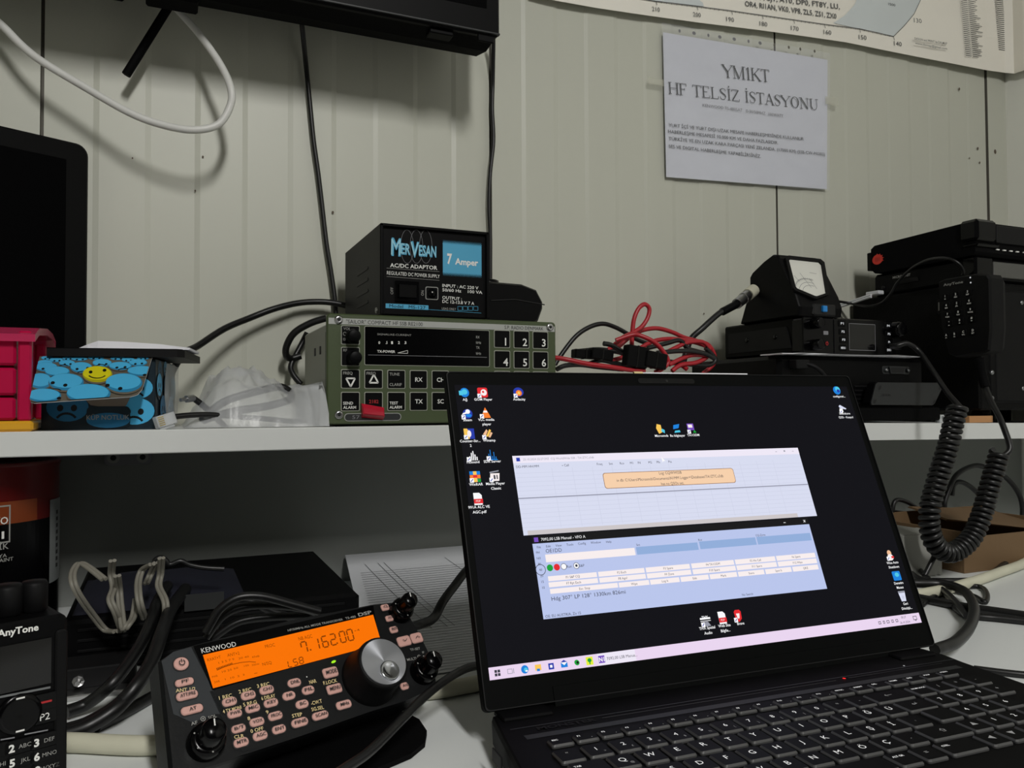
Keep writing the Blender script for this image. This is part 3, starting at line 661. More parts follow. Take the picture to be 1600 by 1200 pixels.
mb.rplate(.0435, .0065, .055, .0075, .0037, -.0002, .0005, 'silver_strip'); mb.rplate(.0435, .0065, .0535, .0062, .0031, .0004, .0007, 'charcoal'); mb.fit('57', .0235, .0305, .0048, .0082, .0010, 'ink_grey')
mb.build('front_panel', t)
# display window
x0, y1 = uv(FSa, *zs(309, 618)); x1, y0 = uv(FSa, *zs(974, 832))
mb = MB(FSa); mb.rplate((x0+x1)/2, (y0+y1)/2, x1-x0+.0012, y1-y0+.0012, .0015, -.0002, .0004, 'sailor_body'); mb.rplate((x0+x1)/2, (y0+y1)/2, x1-x0, y1-y0, .0012, 0, .0006, 'black_gloss')
def sfit(mb, s_, a, b, z, m, bold=0.):
    p, q = uv(FSa, *zs(*a)), uv(FSa, *zs(*b)); mb.fit(s_, p[0], q[0], q[1], p[1], z, m, bold)
sfit(mb, 'SIGNAL/AE-CURRENT', (374, 654), (557, 670), .0009, 'print_dim')
for s_, x in (('0', 385), ('.5', 424), ('1', 453), ('2', 490), ('3', 525)): sfit(mb, s_, (x-5, 697), (x+5, 712), .0009, 'print_white', .02)
sfit(mb, 'TX-POWER', (374, 744), (470, 760), .0009, 'print_white', .02)
pq = [uv(FSa, *zs(*p)) for p in ((482, 760), (537, 746), (537, 762))]
for i in range(3): mb.seg(*pq[i], *pq[(i+1) % 3], .0004, .0009, 'print_white')
for s_, y in (('RX', 675), ('kHz', 704), ('TX', 731), ('kHz', 762)): sfit(mb, s_, (903, y-7), (930 if len(s_) > 2 else 922, y+7), .0009, 'print_dim', .01)
a, b = uv(FSa, *zs(325, 770)), uv(FSa, *zs(960, 782)); mb.seg(a[0], a[1], b[0], a[1], .0004, .0009, 'ink_grey')
mb.build('display_window', t)
kw_, kh_ = .0163, .0166
def skey(cx, cy, lines, m='print_white', sym=None):
    mb = MB(FSa); mb.rplate(cx, cy, kw_+.0016, kh_+.0016, .0014, -.0002, .0005, 'sailor_body'); mb.rplate(cx, cy, kw_, kh_, .001, 0, .0012, 'black', .0003)
    for s_, dx, dy, h, mm, al in lines: mb.txt(s_, cx+dx, cy+dy, h, .0014, mm, al, .015)
    if sym:
        s2 = sym; P = [(cx-.0042, cy-.0015*1-.002*s2), (cx+.0042, cy-.0015-.002*s2), (cx, cy+.0058*s2-.0015)]
        for i in range(3): mb.seg(*P[i], *P[(i+1) % 3], .0015, .0014, 'print_white')
    mb.build('key', t)
cols = [uv(FSa, *zs(x, 900))[0] for x in (231, 355, 477, 596)]; dcol = (cols[3]-cols[0])/3
r1, r2 = uv(FSa, *zs(400, 900))[1], uv(FSa, *zs(400, 1019))[1]
Lc = -.0070
skey(cols[0], r1, [('FREQ', Lc, .0055, .0028, 'print_dim', 'l')], sym=-1); skey(cols[1], r1, [('FREQ', Lc, .0055, .0028, 'print_dim', 'l')], sym=1)
skey(cols[2], r1, [('TUNE', Lc, .0050, .0028, 'print_dim', 'l'), ('CLARIF', Lc, -.0050, .0028, 'print_dim', 'l')])
skey(cols[3], r1, [('RX', 0, 0, .0042, 'print_white', 'c')]); skey(cols[3]+dcol, r1, [('CH', 0, 0, .0042, 'print_white', 'c')])
skey(cols[0], r2, [('SEND', Lc, -.0015, .0028, 'print_white', 'l'), ('ALARM', Lc, -.0055, .0028, 'print_white', 'l')])
skey(cols[1], r2, [('2182', 0, 0, .0034, 'print_red', 'c')])
skey(cols[2], r2, [('TEST', Lc, -.0015, .0028, 'print_white', 'l'), ('ALARM', Lc, -.0055, .0028, 'print_white', 'l')])
skey(cols[3], r2, [('TX', 0, 0, .0042, 'print_white', 'c')]); skey(cols[3]+dcol, r2, [('SC', 0, 0, .0042, 'print_white', 'c')])
pc = [uv(FSa, *zs(x, 690))[0] for x in (1043, 1147, 1248)]; pr = [uv(FSa, *zs(1147, y))[1] for y in (688, 796)]; pr += [2*pr[1]-pr[0], 3*pr[1]-2*pr[0]]
for j in range(2):
    for i in range(3): skey(pc[i], pr[j], [(str(j*3+i+1), .0035, -.0025, .0080, 'print_white', 'c')])
for i in range(3): skey(pc[i], pr[2], [(str(7+i), .0035, -.0025, .0080, 'print_white', 'c')])
for cx, cy, s_, kx in ((cols[0], 664, 'VOL', 240), (cols[0], 779, 'RF', 246)):
    yy = uv(FSa, *zs(231, cy))[1]; mb = MB(FSa); mb.rplate(cx, yy, kw_+.0014, kh_+.0014, .0012, -.0002, .0005, 'sailor_body'); mb.rplate(cx, yy, kw_, kh_, .001, 0, .0008, 'black'); mb.txt(s_, cx-.0068, yy+.0060, .0026, .0011, 'print_dim', 'l')
    if s_ == 'VOL': mb.arc(cx-.0055, yy+.001, .0014, .0016, 0, 360, .0004, .0011, 'print_dim'); mb.frame_(cx-.0069, cx-.0048, yy-.0052, yy-.0030, .0004, .0011, 'print_dim')
    mb.build('knob_recess', t)
    kx_, ky_ = uv(FSa, *zs(kx, cy+8)); mb = MB(FSa); mb.lathe(kx_, ky_, [(.0066, .0008), (.0064, .009), (.0058, .0122), (.0052, .0126), (.0008, .0126)], 'black', 20); mb.build('knob', t)
for x, y in ((168, 582), (1299, 622), (170, 1091), (1300, 1092)):
    p = uv(FSa, *zs(x, y))
    mb = MB(FSa); mb.lathe(p[0], p[1], [(.0042, 0), (.0040, .0012), (.0026, .0020), (.0022, .0019), (.0008, .0019)], 'steel', 16); mb.ell(p[0], p[1], .0017, .0017, .0021, 'black_deep', 6); mb.build('screw', t, 'shiny socket screw')
a = [uv(FSa, *zs(x, y)) for x, y in ((286, 1030), (406, 1052), (405, 1117), (290, 1105))]
mb = MB(FSa); mb.rings([[(p[0], p[1], .0008) for p in a][::-1], [(a[0][0], a[0][1], .0045), (a[1][0], a[1][1], .0045), (a[2][0], a[2][1]+.003, .0072), (a[3][0], a[3][1]+.003, .0072)][::-1], [(a[0][0]+.001, a[0][1]-.004, .0072), (a[1][0]-.001, a[1][1]-.004, .0072), (a[2][0]-.001, a[2][1]+.004, .008), (a[3][0]+.001, a[3][1]+.004, .008)][::-1]], 'red_flap'); mb.build('alarm_cover', t, 'glossy red guard flap over an alarm key')
for x in (.15, .35): mb = MB(); mb.box(x, x+.014, .76, .775, SH1, -.0152, 'black_matte', .001); mb.build('foot', t)
mb = MB(); mb.tube(path([(510, 497, .915), (485, 505, .92), (460, 520, .925), (448, 540, .93), (447, 555, .935), (455, 560, .94), (470, 556, .94)]), .0040, 'cable_black', 8); mb.build('power_lead', None, 'black lead arching out behind the green radio', 'cable')
mb = MB(); mb.tube(path([(545, 478, .94), (510, 472, .945), (470, 473, .945), (430, 482, .94), (390, 497, .935), (350, 514, .92), (310, 540, .90), (285, 555, .885), (262, 600, .90), (258, 655, .91)]), .0036, 'cable_black', 8); mb.build('loose_cable', None, 'black cable running left from behind the power supply', 'cable')
mb = MB(); mb.tube(path([(470, 600, .93), (458, 585, .935), (455, 570, .94), (470, 540, .945), (480, 520, .945)]), .0034, 'cable_black', 8); mb.build('short_lead', None, 'short black lead against the wall left of the green radio', 'cable')

# ---------------------------------------------------------------- power supply
PZ = .0885
t = thing('power_supply', (.245, .83, .0873), 'black bench power supply with blue lettering on top of the green radio', 'power supply')
FP = frame((.1897, .755, PZ)); PW, PH = .1125, .0878
mb = MB(FP); mb.box(0, PW, 0, PH, -.158, -.0005, 'psu_case', .0015)
mb.box(0, PW, PH-.0025, PH+.0004, -.158, .0035, 'black', .0006); mb.box(-.0004, .0030, 0, PH, -.158, .0035, 'black', .0006); mb.box(PW-.0030, PW+.0004, 0, PH, -.158, .0035, 'black', .0006); mb.build('case', t)
for k in range(4):
    mb = MB(); y0 = .80; zz = PZ+.018+.0115*k; mb.M = Matrix(((0, 0, -1, .1893), (1, 0, 0, y0), (0, 1, 0, zz), (0, 0, 0, 1)))
    mb.rplate(.026, 0, .052, .0030, .0014, -.0003, .0006, 'black_deep'); mb.build('vent_slot', t)
zp = zm(480, 330, 3.4286)
mb = MB(FP); mb.rect(.003, PW-.003, .001, PH-.0025, 0, 'black')
def P_(x, y): return uv(FP, *zp(x, y))
def pline(s_, a, b, h, m, bold=0.): ltext(mb, FP, zp(*a), zp(*b), s_, h/3.4286, m, .0004, bold)
q0, q1 = P_(726, 150), P_(934, 372); mb.rect(q0[0], q1[0], q1[1]+.006, q0[1]-.004, .0002, 'cyan_print')
nx = 26
for j in range(5):
    for i in range(nx):
        x = q0[0]+(q1[0]-q0[0])*(i+.5*(j % 2)+.25)/nx; r = .00065*(1-j/5.5)
        mb.ell(x, q0[1]-.004+.0008*j, r, r, .00025, 'cyan_print', 6); mb.ell(x, q1[1]+.006-.0008*j, r, r, .00025, 'cyan_print', 6)
for k in range(3):
    c = P_(535+50*k, 190); mb.arc(c[0], c[1], .0065, .0165, 0, 360, .0003, .0003, 'ink_grey', 26)
for dx, m_ in ((2, 'cyan_print'), (0, 'cyan_pale')):
    FPz = FP @ Matrix.Translation((0, 0, .0004 if dx else .0007))
    old = FP; FP = FPz; pline('ER', (502+dx, 197+dx), (552+dx, 202+dx), 58, m_, .045 if dx else .0); pline('ESAN', (598+dx, 207+dx), (690+dx, 215+dx), 58, m_, .045 if dx else .0); pline('M', (450+dx, 187), (500+dx, 192), 92, m_, .05 if dx else 0.); pline('V', (553+dx, 200), (597+dx, 205), 80, m_, .05 if dx else 0.); FP = old
pline('7', (750, 252), (776, 254), 54, 'print_white', .04); pline('Amper', (792, 267), (916, 276), 34, 'print_white', .03)
pline('AC/DC ADAPTOR', (444, 288), (697, 303), 22, 'print_white', .015); pline('REGULATED DC POWER SUPPLY', (427, 329), (710, 349), 20, 'print_white')
for y0, y1 in ((305, 324), (350, 371)): mb.seg(*P_(425, y0), *P_(708, y1), .0003, .0004, 'print_dim')
pline('INPUT : AC 220 V', (724, 397), (917, 411), 17, 'print_white', .01); pline('50/60 Hz    100 VA', (724, 420), (938, 435), 17, 'print_white', .01)
pline('OUTPUT :', (724, 461), (828, 470), 17, 'print_white', .01); pline('DC 12-13.8 V 7 A', (724, 482), (895, 494), 17, 'print_white', .01); pline('USAG ONLY', (721, 521), (797, 525), 13, 'print_dim', .01)
for k in range(4):
    c = P_(818+28*k, 521); mb.frame_(c[0]-.0026, c[0]+.0026, c[1]-.0022, c[1]+.0022, .0004, .0004, 'cyan_print')
yt, yb_ = (P_(421, 491)[1]+P_(650, 508)[1])/2, (P_(417, 519)[1]+P_(648, 529)[1])/2; mb.rect(P_(420, 505)[0], P_(649, 518)[0], yb_, yt, .0002, 'cyan_print'); pline('Model   MS-127', (440, 506), (634, 517), 18, 'black')
mb.seg(*P_(648, 527), *P_(932, 546), .0003, .0004, 'cyan_print')
ltext(mb, FP @ Matrix.Identity(4), zp(453, 445), zp(453.2, 408), 'OFF', 16/3.43, 'print_dim', .0004); ltext(mb, FP, zp(617, 452), zp(617.2, 425), 'ON', 16/3.43, 'print_dim', .0004)
mb.build('front_panel', t)
c = P_(533, 431); mb = MB(FP); mb.rplate(c[0], c[1], .0240, .0205, .001, .0002, .0022, 'black_gloss', .0004); mb.rings([[(c[0]+dx*.0095, c[1]+dy*.0066, .0022) for dx, dy in ((-1, -1), (1, -1), (1, 1), (-1, 1))], [(c[0]-.0088, c[1]-.0060, .0055), (c[0]+.0088, c[1]-.0060, .0028), (c[0]+.0088, c[1]+.0060, .0028), (c[0]-.0088, c[1]+.0060, .0055)]], 'black'); mb.build('rocker_switch', t)
c = P_(667, 440); mb = MB(FP); mb.rplate(c[0], c[1], .0132, .0128, .0016, .0002, .0006, 'print_dim'); mb.rplate(c[0], c[1], .0116, .0112, .0012, .0004, .0009, 'black'); mb.lathe(c[0], c[1], [(.0044, .0009), (.0046, .0020), (.0015, .0022), (.0006, .0030)], 'black_gloss', 14); mb.ell(c[0]-.0003, c[1]+.0008, .0006, .0006, .0032, 'print_white', 8); mb.build('lamp', t)
for x in (.006, .095):
    for y in (.765, .89): mb = MB(); mb.cyl(.1897+x+.004, y, .005, .0873, PZ+.0005, 'black_matte', 12); mb.build('foot', t)
mb = MB(); mb.M = Matrix(((0, 0, -1, .1893), (1, 0, 0, .765), (0, 1, 0, PZ+.005), (0, 0, 0, 1))); mb.lathe(0, 0, [(.003, 0), (.0028, .001), (.001, .0014)], 'steel', 12); mb.build('screw', t, 'small shiny screw')

# palm-sized black device beside it
t = thing('hand_microphone', (.345, .81, .0873), 'rounded black plastic handset with a button lying beside the power supply', 'handset')
mb = MB(frame((.3075, .79, .0874)))
R = []
for z, sx, h, dy in ((0, .9, .9, .002), (-.006, 1, 1, 0), (-.05, 1, 1, 0), (-.062, .92, .88, .002)):
    R.append([(.036+(x-.036)*sx, dy+y*h, z) for x, y in ((.0, .004), (.004, 0), (.062, 0), (.070, .006), (.0755, .020), (.0755, .027), (.068, .040), (.050, .0455), (.012, .0462), (.002, .043), (0, .038))])
mb.rings(R[::-1], 'black'); mb.build('body', t)
mb = MB(frame((.3075, .79, .0874))); mb.tube([(.012+.0, .025, .0003), (.04, .0275, .0004), (.0755, .0235, .0)], .0007, 'black_deep', 6, sm=False); mb.build('seam', t)
mb = MB(); mb.lathe(.3255, .815, [(.0125, .1335), (.0125, .1375), (.010, .1385), (.0085, .1372), (.001, .1372)], 'black_gloss', 20); mb.build('button', t)

# ---------------------------------------------------------------- tangle of power leads
zc = zm(860, 380, 4.2105)
def zpath(z, l): 
    out = []
    for x, y, d in l:
        p = pt(*z(x, y), Y=d); p.z = max(p.z, SH1+.0075); out.append(p)
    return out
t = thing('power_leads', (.5, .80, SH1), 'tangled red and black power leads heaped between the green radio and the meter', 'cables')
reds = [[(535, 690, .80), (538, 600, .80), (550, 500, .80), (580, 430, .80), (620, 402, .80), (650, 430, .80), (640, 490, .80), (600, 550, .80), (540, 590, .80), (470, 625, .80), (410, 680, .80), (360, 712, .80)],
 [(440, 690, .82), (520, 620, .82), (600, 575, .82), (700, 560, .82), (800, 585, .82), (880, 620, .82), (970, 645, .82), (1040, 670, .82), (1080, 740, .82), (1070, 800, .82), (1000, 860, .82)],
 [(430, 640, .79), (540, 603, .785), (600, 612, .78), (680, 650, .775), (740, 710, .775), (775, 780, .775), (740, 822, .775), (690, 850, .775)],
 [(590, 690, .81), (680, 645, .81), (780, 630, .81), (880, 638, .81), (960, 655, .81), (1060, 690, .81)],
 [(720, 740, .80), (820, 690, .80), (900, 655, .80), (1000, 650, .80), (1050, 700, .80)],
 [(780, 800, .79), (860, 760, .79), (940, 735, .79), (1030, 745, .79), (960, 785, .79), (860, 800, .79), (800, 840, .79)],
 [(0, 750, .79), (60, 757, .785), (130, 770, .78), (250, 795, .775), (400, 815, .77), (520, 832, .77), (620, 838, .77)],
 [(380, 775, .80), (450, 760, .80), (520, 740, .80), (600, 760, .81), (700, 800, .81), (830, 790, .80), (900, 830, .79)]]
for l in reds: mb = MB(); mb.tube(zpath(zc, l), .0027, 'cable_red', 8, 7); mb.build('red_wire', t, 'red wire')
blacks = [[(30, 800, .83), (60, 750, .83), (160, 620, .83), (250, 555, .83), (340, 530, .83), (420, 550, .83), (500, 592, .83), (560, 630, .83), (650, 665, .83)],
 [(640, 690, .80), (760, 660, .80), (850, 640, .80), (900, 690, .80), (960, 710, .80), (1060, 735, .80)],
 [(700, 722, .785), (830, 710, .785), (920, 710, .785), (1010, 725, .785), (1080, 760, .785)],
 [(760, 775, .795), (860, 790, .795), (960, 800, .795), (1050, 800, .795), (1085, 760, .795), (1020, 690, .795)],
 [(240, 800, .80), (330, 770, .80), (430, 790, .80), (540, 815, .80)], [(160, 715, .80), (240, 705, .80), (330, 700, .80), (440, 715, .80), (500, 735, .80)], [(350, 660, .785), (400, 670, .785), (460, 705, .785), (520, 730, .785)],
 [(40, 830, .80), (100, 805, .80), (200, 800, .80), (320, 815, .80), (480, 830, .80)]]
for l in blacks: mb = MB(); mb.tube(zpath(zc, l), .0028, 'cable_black', 8, 7); mb.build('black_wire', t, 'black wire')
for k in range(7):      # lower turns of the heap, resting on the shelf
    rd = random.Random(40+k); x0, x1 = .45+.02*rd.random(), .66+.03*rd.random(); y0, y1 = .775+.02*rd.random(), .85+.04*rd.random(); lv = SH1+.004+.0075*k
    P = []
    for i in range(14):
        a = 2*math.pi*i/14; P.append(V(((x0+x1)/2+(x1-x0)/2*math.cos(a)+.008*(rd.random()-.5), (y0+y1)/2+(y1-y0)/2*math.sin(a)+.008*(rd.random()-.5), lv+.004*rd.random())))
    mb = MB(); mb.tube(P, .0028, 'cable_red' if k % 2 else 'cable_black', 8, 5, closed=True); mb.build('red_wire' if k % 2 else 'black_wire', t, 'red wire' if k % 2 else 'black wire')
def connector(x0, y0, x1, y1, d, w, name='connector'):
    a, b = pt(*zc(x0, y0), Y=d), pt(*zc(x1, y1), Y=d); u = (b-a).normalized(); v = V((0, 0, 1)); v = (v-u*v.dot(u)).normalized()
    mb = MB(mat4(a, u, v, u.cross(v))); L_ = (b-a).length; mb.box(0, L_, -w/2, w/2, -.006, .006, 'black', .001); mb.box(L_*.45, L_*.55, -w/2-.0006, w/2+.0006, -.0066, .0066, 'black_gloss', .0008); mb.build(name, t, 'square black fuse holder')
connector(490, 735, 625, 760, .770, .024); connector(615, 755, 750, 785, .768, .018); connector(150, 725, 290, 735, .79, .010); connector(260, 720, 400, 745, .785, .012)
mb = MB(); mb.tube(zpath(zc, [(870, 800, .84), (920, 640, .84), (1000, 560, .835), (1100, 470, .835), (1160, 432, .836), (1225, 402, .838)]), .0040, 'cable_black', 8); mb.tube([pt(*zc(1130, 452), Y=.8355), pt(*zc(1225, 402), Y=.838)], .0052, 'black', 10, sm=False)
mb.build('coaxial_cable', None, 'black coaxial cable rising from the tangle to the meter', 'cable')

# ---------------------------------------------------------------- cross-needle meter on the mobile radio
MX0, MX1 = .727, .799; RTOP = .1108
t = thing('power_meter', (.763, .82, RTOP), 'black wedge-shaped meter with a white dial on top of the mobile radio', 'meter')
prof = [(.772, RTOP), (.770, .122), (.776, .138), (.806, .189), (.811, .1945), (.818, .196), (.835, .190), (.858, .1785), (.863, .173), (.863, .152), (.868, .146), (.884, RTOP)]
cy_, cz_ = .815, .145
mb = MB(); R = []
for x, k in ((MX0, .955), (MX0+.0018, .985), (MX0+.0045, 1.0), (MX1-.0045, 1.0), (MX1-.0018, .985), (MX1, .955)): R.append([(x, cy_+(y-cy_)*k, max(RTOP, cz_+(z-cz_)*k)) for y, z in prof])
mb.rings(R, 'black'); mb.build('housing', t)
vv = V((0, .030, .051)).normalized(); FM_ = mat4((MX0, .776, .138), V((1, 0, 0)), vv, V((1, 0, 0)).cross(vv))
zd = zm(1180, 380, 10)
def D_(x, y, o=0.): return uv(FM_, *zd(x, y), o)
out = [D_(*p) for p in ((450, 250), (500, 215), (1000, 270), (1060, 320), (1140, 790), (1120, 830), (940, 890), (900, 885), (600, 760), (570, 720))]
inn = [D_(*p) for p in ((505, 290), (540, 262), (980, 310), (1020, 350), (1090, 785), (1078, 805), (940, 850), (910, 846), (630, 728), (608, 695))]
mb = MB(FM_); n = len(out)
mb.rings([[(x, y, .0005) for x, y in out][::-1], [(x, y, .0032) for x, y in out][::-1], [(x, y, .0032) for x, y in inn][::-1], [(x, y, .0006) for x, y in inn][::-1]], 'black_soft', cap0=False, cap1=False); mb.build('window_bezel', t)
mb = MB(FM_); mb.poly(inn, .0007, 'meter_dial')
c = D_(940, 850)
for ra in (.030, .024, .019): mb.arc(c[0], c[1], ra, ra, 70, 150, .0005, .0009, 'ink_grey', 18)
for k in range(12): 
    a = math.radians(75+6.2*k); mb.seg(c[0]+.028*math.cos(a), c[1]+.028*math.sin(a), c[0]+.0315*math.cos(a), c[1]+.0315*math.sin(a), .0005, .0009, 'ink_grey')
for a, b in (((690, 470), (870, 700)), ((840, 560), (960, 720)), ((600, 510), (680, 600)), ((840, 465), (950, 485))): mb.seg(*D_(*a), *D_(*b), .0005, .0009, 'ink_grey')
mb.build('dial', t, 'white dial with curved scales')
a = V((.7615, .7735, .1155)); mb = MB(); mb.box(a.x, a.x+.0075, .7655, .777, .1165, .1245, 'meter_blue', .0008); mb.build('button', t, 'small blue button')
mb = MB(); mb.box(.748, .787, .7690, .7740, RTOP+.001, .127, 'black_deep', .002) ; mb.build('button_recess', t)
a = pt(1176, 462, Y=.835); mb = MB(); a, b = pt(1178, 453, Y=.850), pt(1151, 475, Y=.838); mb.tube([a, a+(b-a)*.35], .0082, 'cable_cream', 14, sm=False); mb.tube([a+(b-a)*.35, b], .0072, 'steel', 14, sm=False); mb.tube([a+(b-a)*.5, a+(b-a)*.62], .0080, 'steel', 14, sm=False); mb.build('connector', t, 'silver coaxial plug on the left side')

# ---------------------------------------------------------------- mobile radio with a small display
t = thing('mobile_radio', (.81, .85, .065), 'black mobile radio with a small square display under the meter', 'radio')
FR = frame((.7313, .77, .0632)); zr_ = zm(1230, 480, 7.2727)
def R_(x, y): return uv(FR, *zr_(x, y))
RW, RH = .1605, .0470
mb = MB(); mb.box(.7335, .889, .785, .925, .0650, RTOP, 'black', .002)
mb.M = Matrix(((0, 0, -1, .7335), (1, 0, 0, 0), (0, 1, 0, 0), (0, 0, 0, 1)))
mb.prism([(.79, .072), (.915, .072), (.915, .100), (.80, .100)], -.0005, .0015, 'case_grey')
for y in (.82, .875): mb.lathe(y, .088, [(.0032, .0015), (.003, .0025), (.0006, .0025)], 'black_gloss', 12)
mb.build('chassis', t)
mb = MB(FR); mb.rplate(RW/2, RH/2, RW, RH, .004, -.018, 0, 'black_gloss', .0015); a = R_(530, 120); mb.box(a[0]-.0006, a[0]+.0006, .002, RH-.002, -.001, .0012, 'case_grey', .0004)
for s_, x, y in (('P1', 618, 185), ('P2', 628, 278), ('P3', 635, 370), ('MENU', 630, 463), ('P4', 1143, 212), ('P5', 1152, 305), ('P6', 1158, 397), ('EXIT', 1153, 487)):
    p = R_(x, y); w = .0052 if len(s_) == 2 else .0078; mb.rplate(p[0], p[1], .0125, .0085, .002, -.001, .0008, 'black', .0004); mb.fit(s_, p[0]-w/2, p[0]+w/2, p[1]-.0015, p[1]+.0015, .0011, 'led_white', .03)
p = R_(435, 292); mb.rplate(p[0], p[1], .0078, .0048, .0006, 0, .0008, 'ink_grey'); p = R_(449, 412); mb.arc(p[0], p[1], .0019, .0022, -240, 60, .0009, .0006, 'print_red', 14); mb.seg(p[0], p[1], p[0], p[1]+.0028, .0009, .0007, 'print_red')
mb.build('front_panel', t)
a, b = R_(695, 182), R_(1000, 497); mb = MB(FR); mb.rect(a[0], b[0], b[1], a[1], .0005, 'glass_dark'); mb.frame_(a[0], b[0], b[1], a[1], .0006, .0007, 'ink_grey'); mb.build('display', t)
for x, y, r in ((300, 185, .0072), (300, 430, .0072), (1320, 262, .0105)):
    p = R_(x, y); mb = MB(FR); mb.lathe(min(p[0], RW-.009+(.006 if r > .01 else 0)), p[1], [(r, -.002), (r*.97, .010), (r*.85, .013), (r*.7, .0133), (.0006, .0128)], 'black_gloss', 20); mb.build('knob', t)
p = R_(1280, 425); mb = MB(FR); mb.rplate(RW-.0045, p[1], .015, .014, .001, -.004, .006, 'black', .0005); mb.build('microphone_jack', t)

t_ = zm(1230, 480, 7.2727); mb = MB(); R = []
for x, y, dz in ((-60, 545, .0006), (60, 542, .0008), (185, 520, .0022), (300, 538, .0018), (500, 558, .0014), (760, 568, .0012), (1000, 575, .0013), (1250, 580, .0030), (1420, 578, .0018), (1520, 592, .0006)):
    p = pt(*t_(x, y+6), Y=.752); R.append([(p.x, .752+.004*(x % 3)/3, .0612), (p.x*1.0, .752, .0616+dz*.6), (p.x, .790, .0622), (p.x, .790, .0608)])
mb.rings(R, 'envelope'); mb.build('plastic_sheet', None, 'thin white plastic sheet showing as a bright strip under the mobile radio', 'sheet')

# ---------------------------------------------------------------- black case under it
zsh = -.0221
t = thing('mini_computer', (.81, .85, zsh), 'dark black computer case with a serial port under the mobile radio', 'computer case')
mb = MB(); mb.box(.688, .937, .765, .945, zsh, .0602, 'black', .005); mb.build('case', t)
FC = frame((.688, .765, zsh)); zq = zm(1230, 480, 7.2727)
def Q_(x, y): return uv(FC, *zq(x, y))
a, b = Q_(1075, 655), Q_(1385, 778); cx, cy = (a[0]+b[0])/2, (a[1]+b[1])/2; w, h = b[0]-a[0], a[1]-b[1]
mb = MB(FC); mb.rplate(cx, cy, w, h*.8, .003, 0, .0008, 'charcoal', .0003); mb.prism([(cx-w*.30, cy+h*.32), (cx-w*.25, cy-h*.32), (cx+w*.25, cy-h*.32), (cx+w*.30, cy+h*.32)][::-1], 0, .0035, 'tab_dark')
mb.prism([(cx-w*.27, cy+h*.25), (cx-w*.22, cy-h*.25), (cx+w*.22, cy-h*.25), (cx+w*.27, cy+h*.25)][::-1], .003, .0037, 'black_deep')
for k in (-.4, .4): mb.lathe(cx+w*k, cy, [(.0026, .0008), (.0026, .004), (.001, .0042)], 'alu', 8)
mb.build('serial_port', t)
for k in range(7): mb = MB(FC); mb.rplate(.165, .012+.0055*k, .085, .0022, .001, 0, .0010, 'case_grey'); mb.build('vent_slat', t)
a = Q_(80, 648); mb = MB(FC); mb.box(a[0]-.009, a[0]+.012, a[1]-.006, a[1]+.005, 0, .014, 'case_grey', .001); mb.tube([(a[0]+.008, a[1], .012), (a[0]+.018, a[1]-.006, .02), (a[0]+.03, a[1]-.02, .022), (a[0]+.03, a[1]-.045, .02)], .0024, 'case_grey', 8); mb.build('plug', t)

zg = zm(1320, 580, 5.714); FG = frame((.84, .742, -.02))
g4 = [uv(FG, *zg(*p)) for p in ((290, 95), (845, 100), (880, 130), (805, 290), (785, 306), (232, 302), (228, 280), (270, 112))]
mb = MB(FG); mb.prism(g4[::-1], -.012, -.0008, 'black'); mb.prism([(x*.985+.0009, y*.97+.0008) for x, y in g4[::-1]], -.0008, 0, 'charcoal')
for x, y in ((312, 148), (850, 148), (268, 272), (800, 272)): p = uv(FG, *zg(x, y)); mb.ell(p[0], p[1], .0018, .0036, .0003, 'black_deep', 10, -.7)
p, q = uv(FG, *zg(335, 212)), uv(FG, *zg(410, 206)); mb.fit('STR', p[0], q[0], p[1]-.0012, p[1]+.0014, .0003, 'black_deep', .02)
mb.build('metal_box', None, 'slanted dark grey metal plate box with four slots at the laptop corner', 'box')
a = pt(1338, 635, Y=.747); b = pt(1466, 657, Y=.747)
mb = MB(); mb.box(a.x, b.x, .7425, .762, zsh+.0004, -.0050, 'black_matte', .002); mb.build('black_block', None, 'low black block under the slanted grey metal box', 'block')

# ---------------------------------------------------------------- stack of black boxes at the right end
BX = 1.01; zA0 = -.0262
FL = mat4((BX, .955, 0), V((0, -1, 0)), V((0, 0, 1)), V((-1, 0, 0)))
zl = zm(1330, 340, 5.926)
t = thing('large_cabinet', (1.18, .84, zA0), 'largest black equipment cabinet, bottom of the stack at the right end', 'equipment cabinet')
mb = MB(); mb.box(BX, 1.372, .738, .955, -.0095, .166, 'case_texture', .003); mb.build('case', t)
mb = MB(); mb.box(BX+.018, 1.36, .7365, .742, .000, .158, 'black', .002); mb.box(BX+.03, 1.35, .7355, .740, .004, .154, 'black_soft', .001); mb.build('front_grille', t)
for x, y in ((1551, 582), (1551, 622), (1597, 473), (1599, 607)):
    p = pt(x, y, Y=.7355); mb = MB(mat4((p.x, .7385, p.z), V((1, 0, 0)), V((0, 0, 1)), V((0, -1, 0)))); mb.lathe(0, 0, [(.0034, 0), (.0034, .0024), (.0022, .0038), (.0006, .0038)], 'alu', 12); mb.build('screw', t, 'bright screw head')
for x in (1.03, 1.32):
    for y in (.76, .93): mb = MB(); mb.box(x, x+.02, y-.008, y+.008, zr(x)+.0001, -.0094, 'black_matte', .002); mb.build('foot', t)
t = thing('flat_transceiver', (1.18, .84, .1665), 'flat black box with small white lettering, middle of the stack at the right', 'equipment box')
mb = MB(); mb.box(BX, 1.37, .742, .912, .1665, .2000, 'black', .004); mb.build('case', t)
mb = MB(FL); pts = [uv(FL, *zl(*p), .0016) for p in ((400, 590), (610, 545), (620, 585), (420, 620))]; mb.prism(pts[::-1], .0005, .0016, 'case_grey')
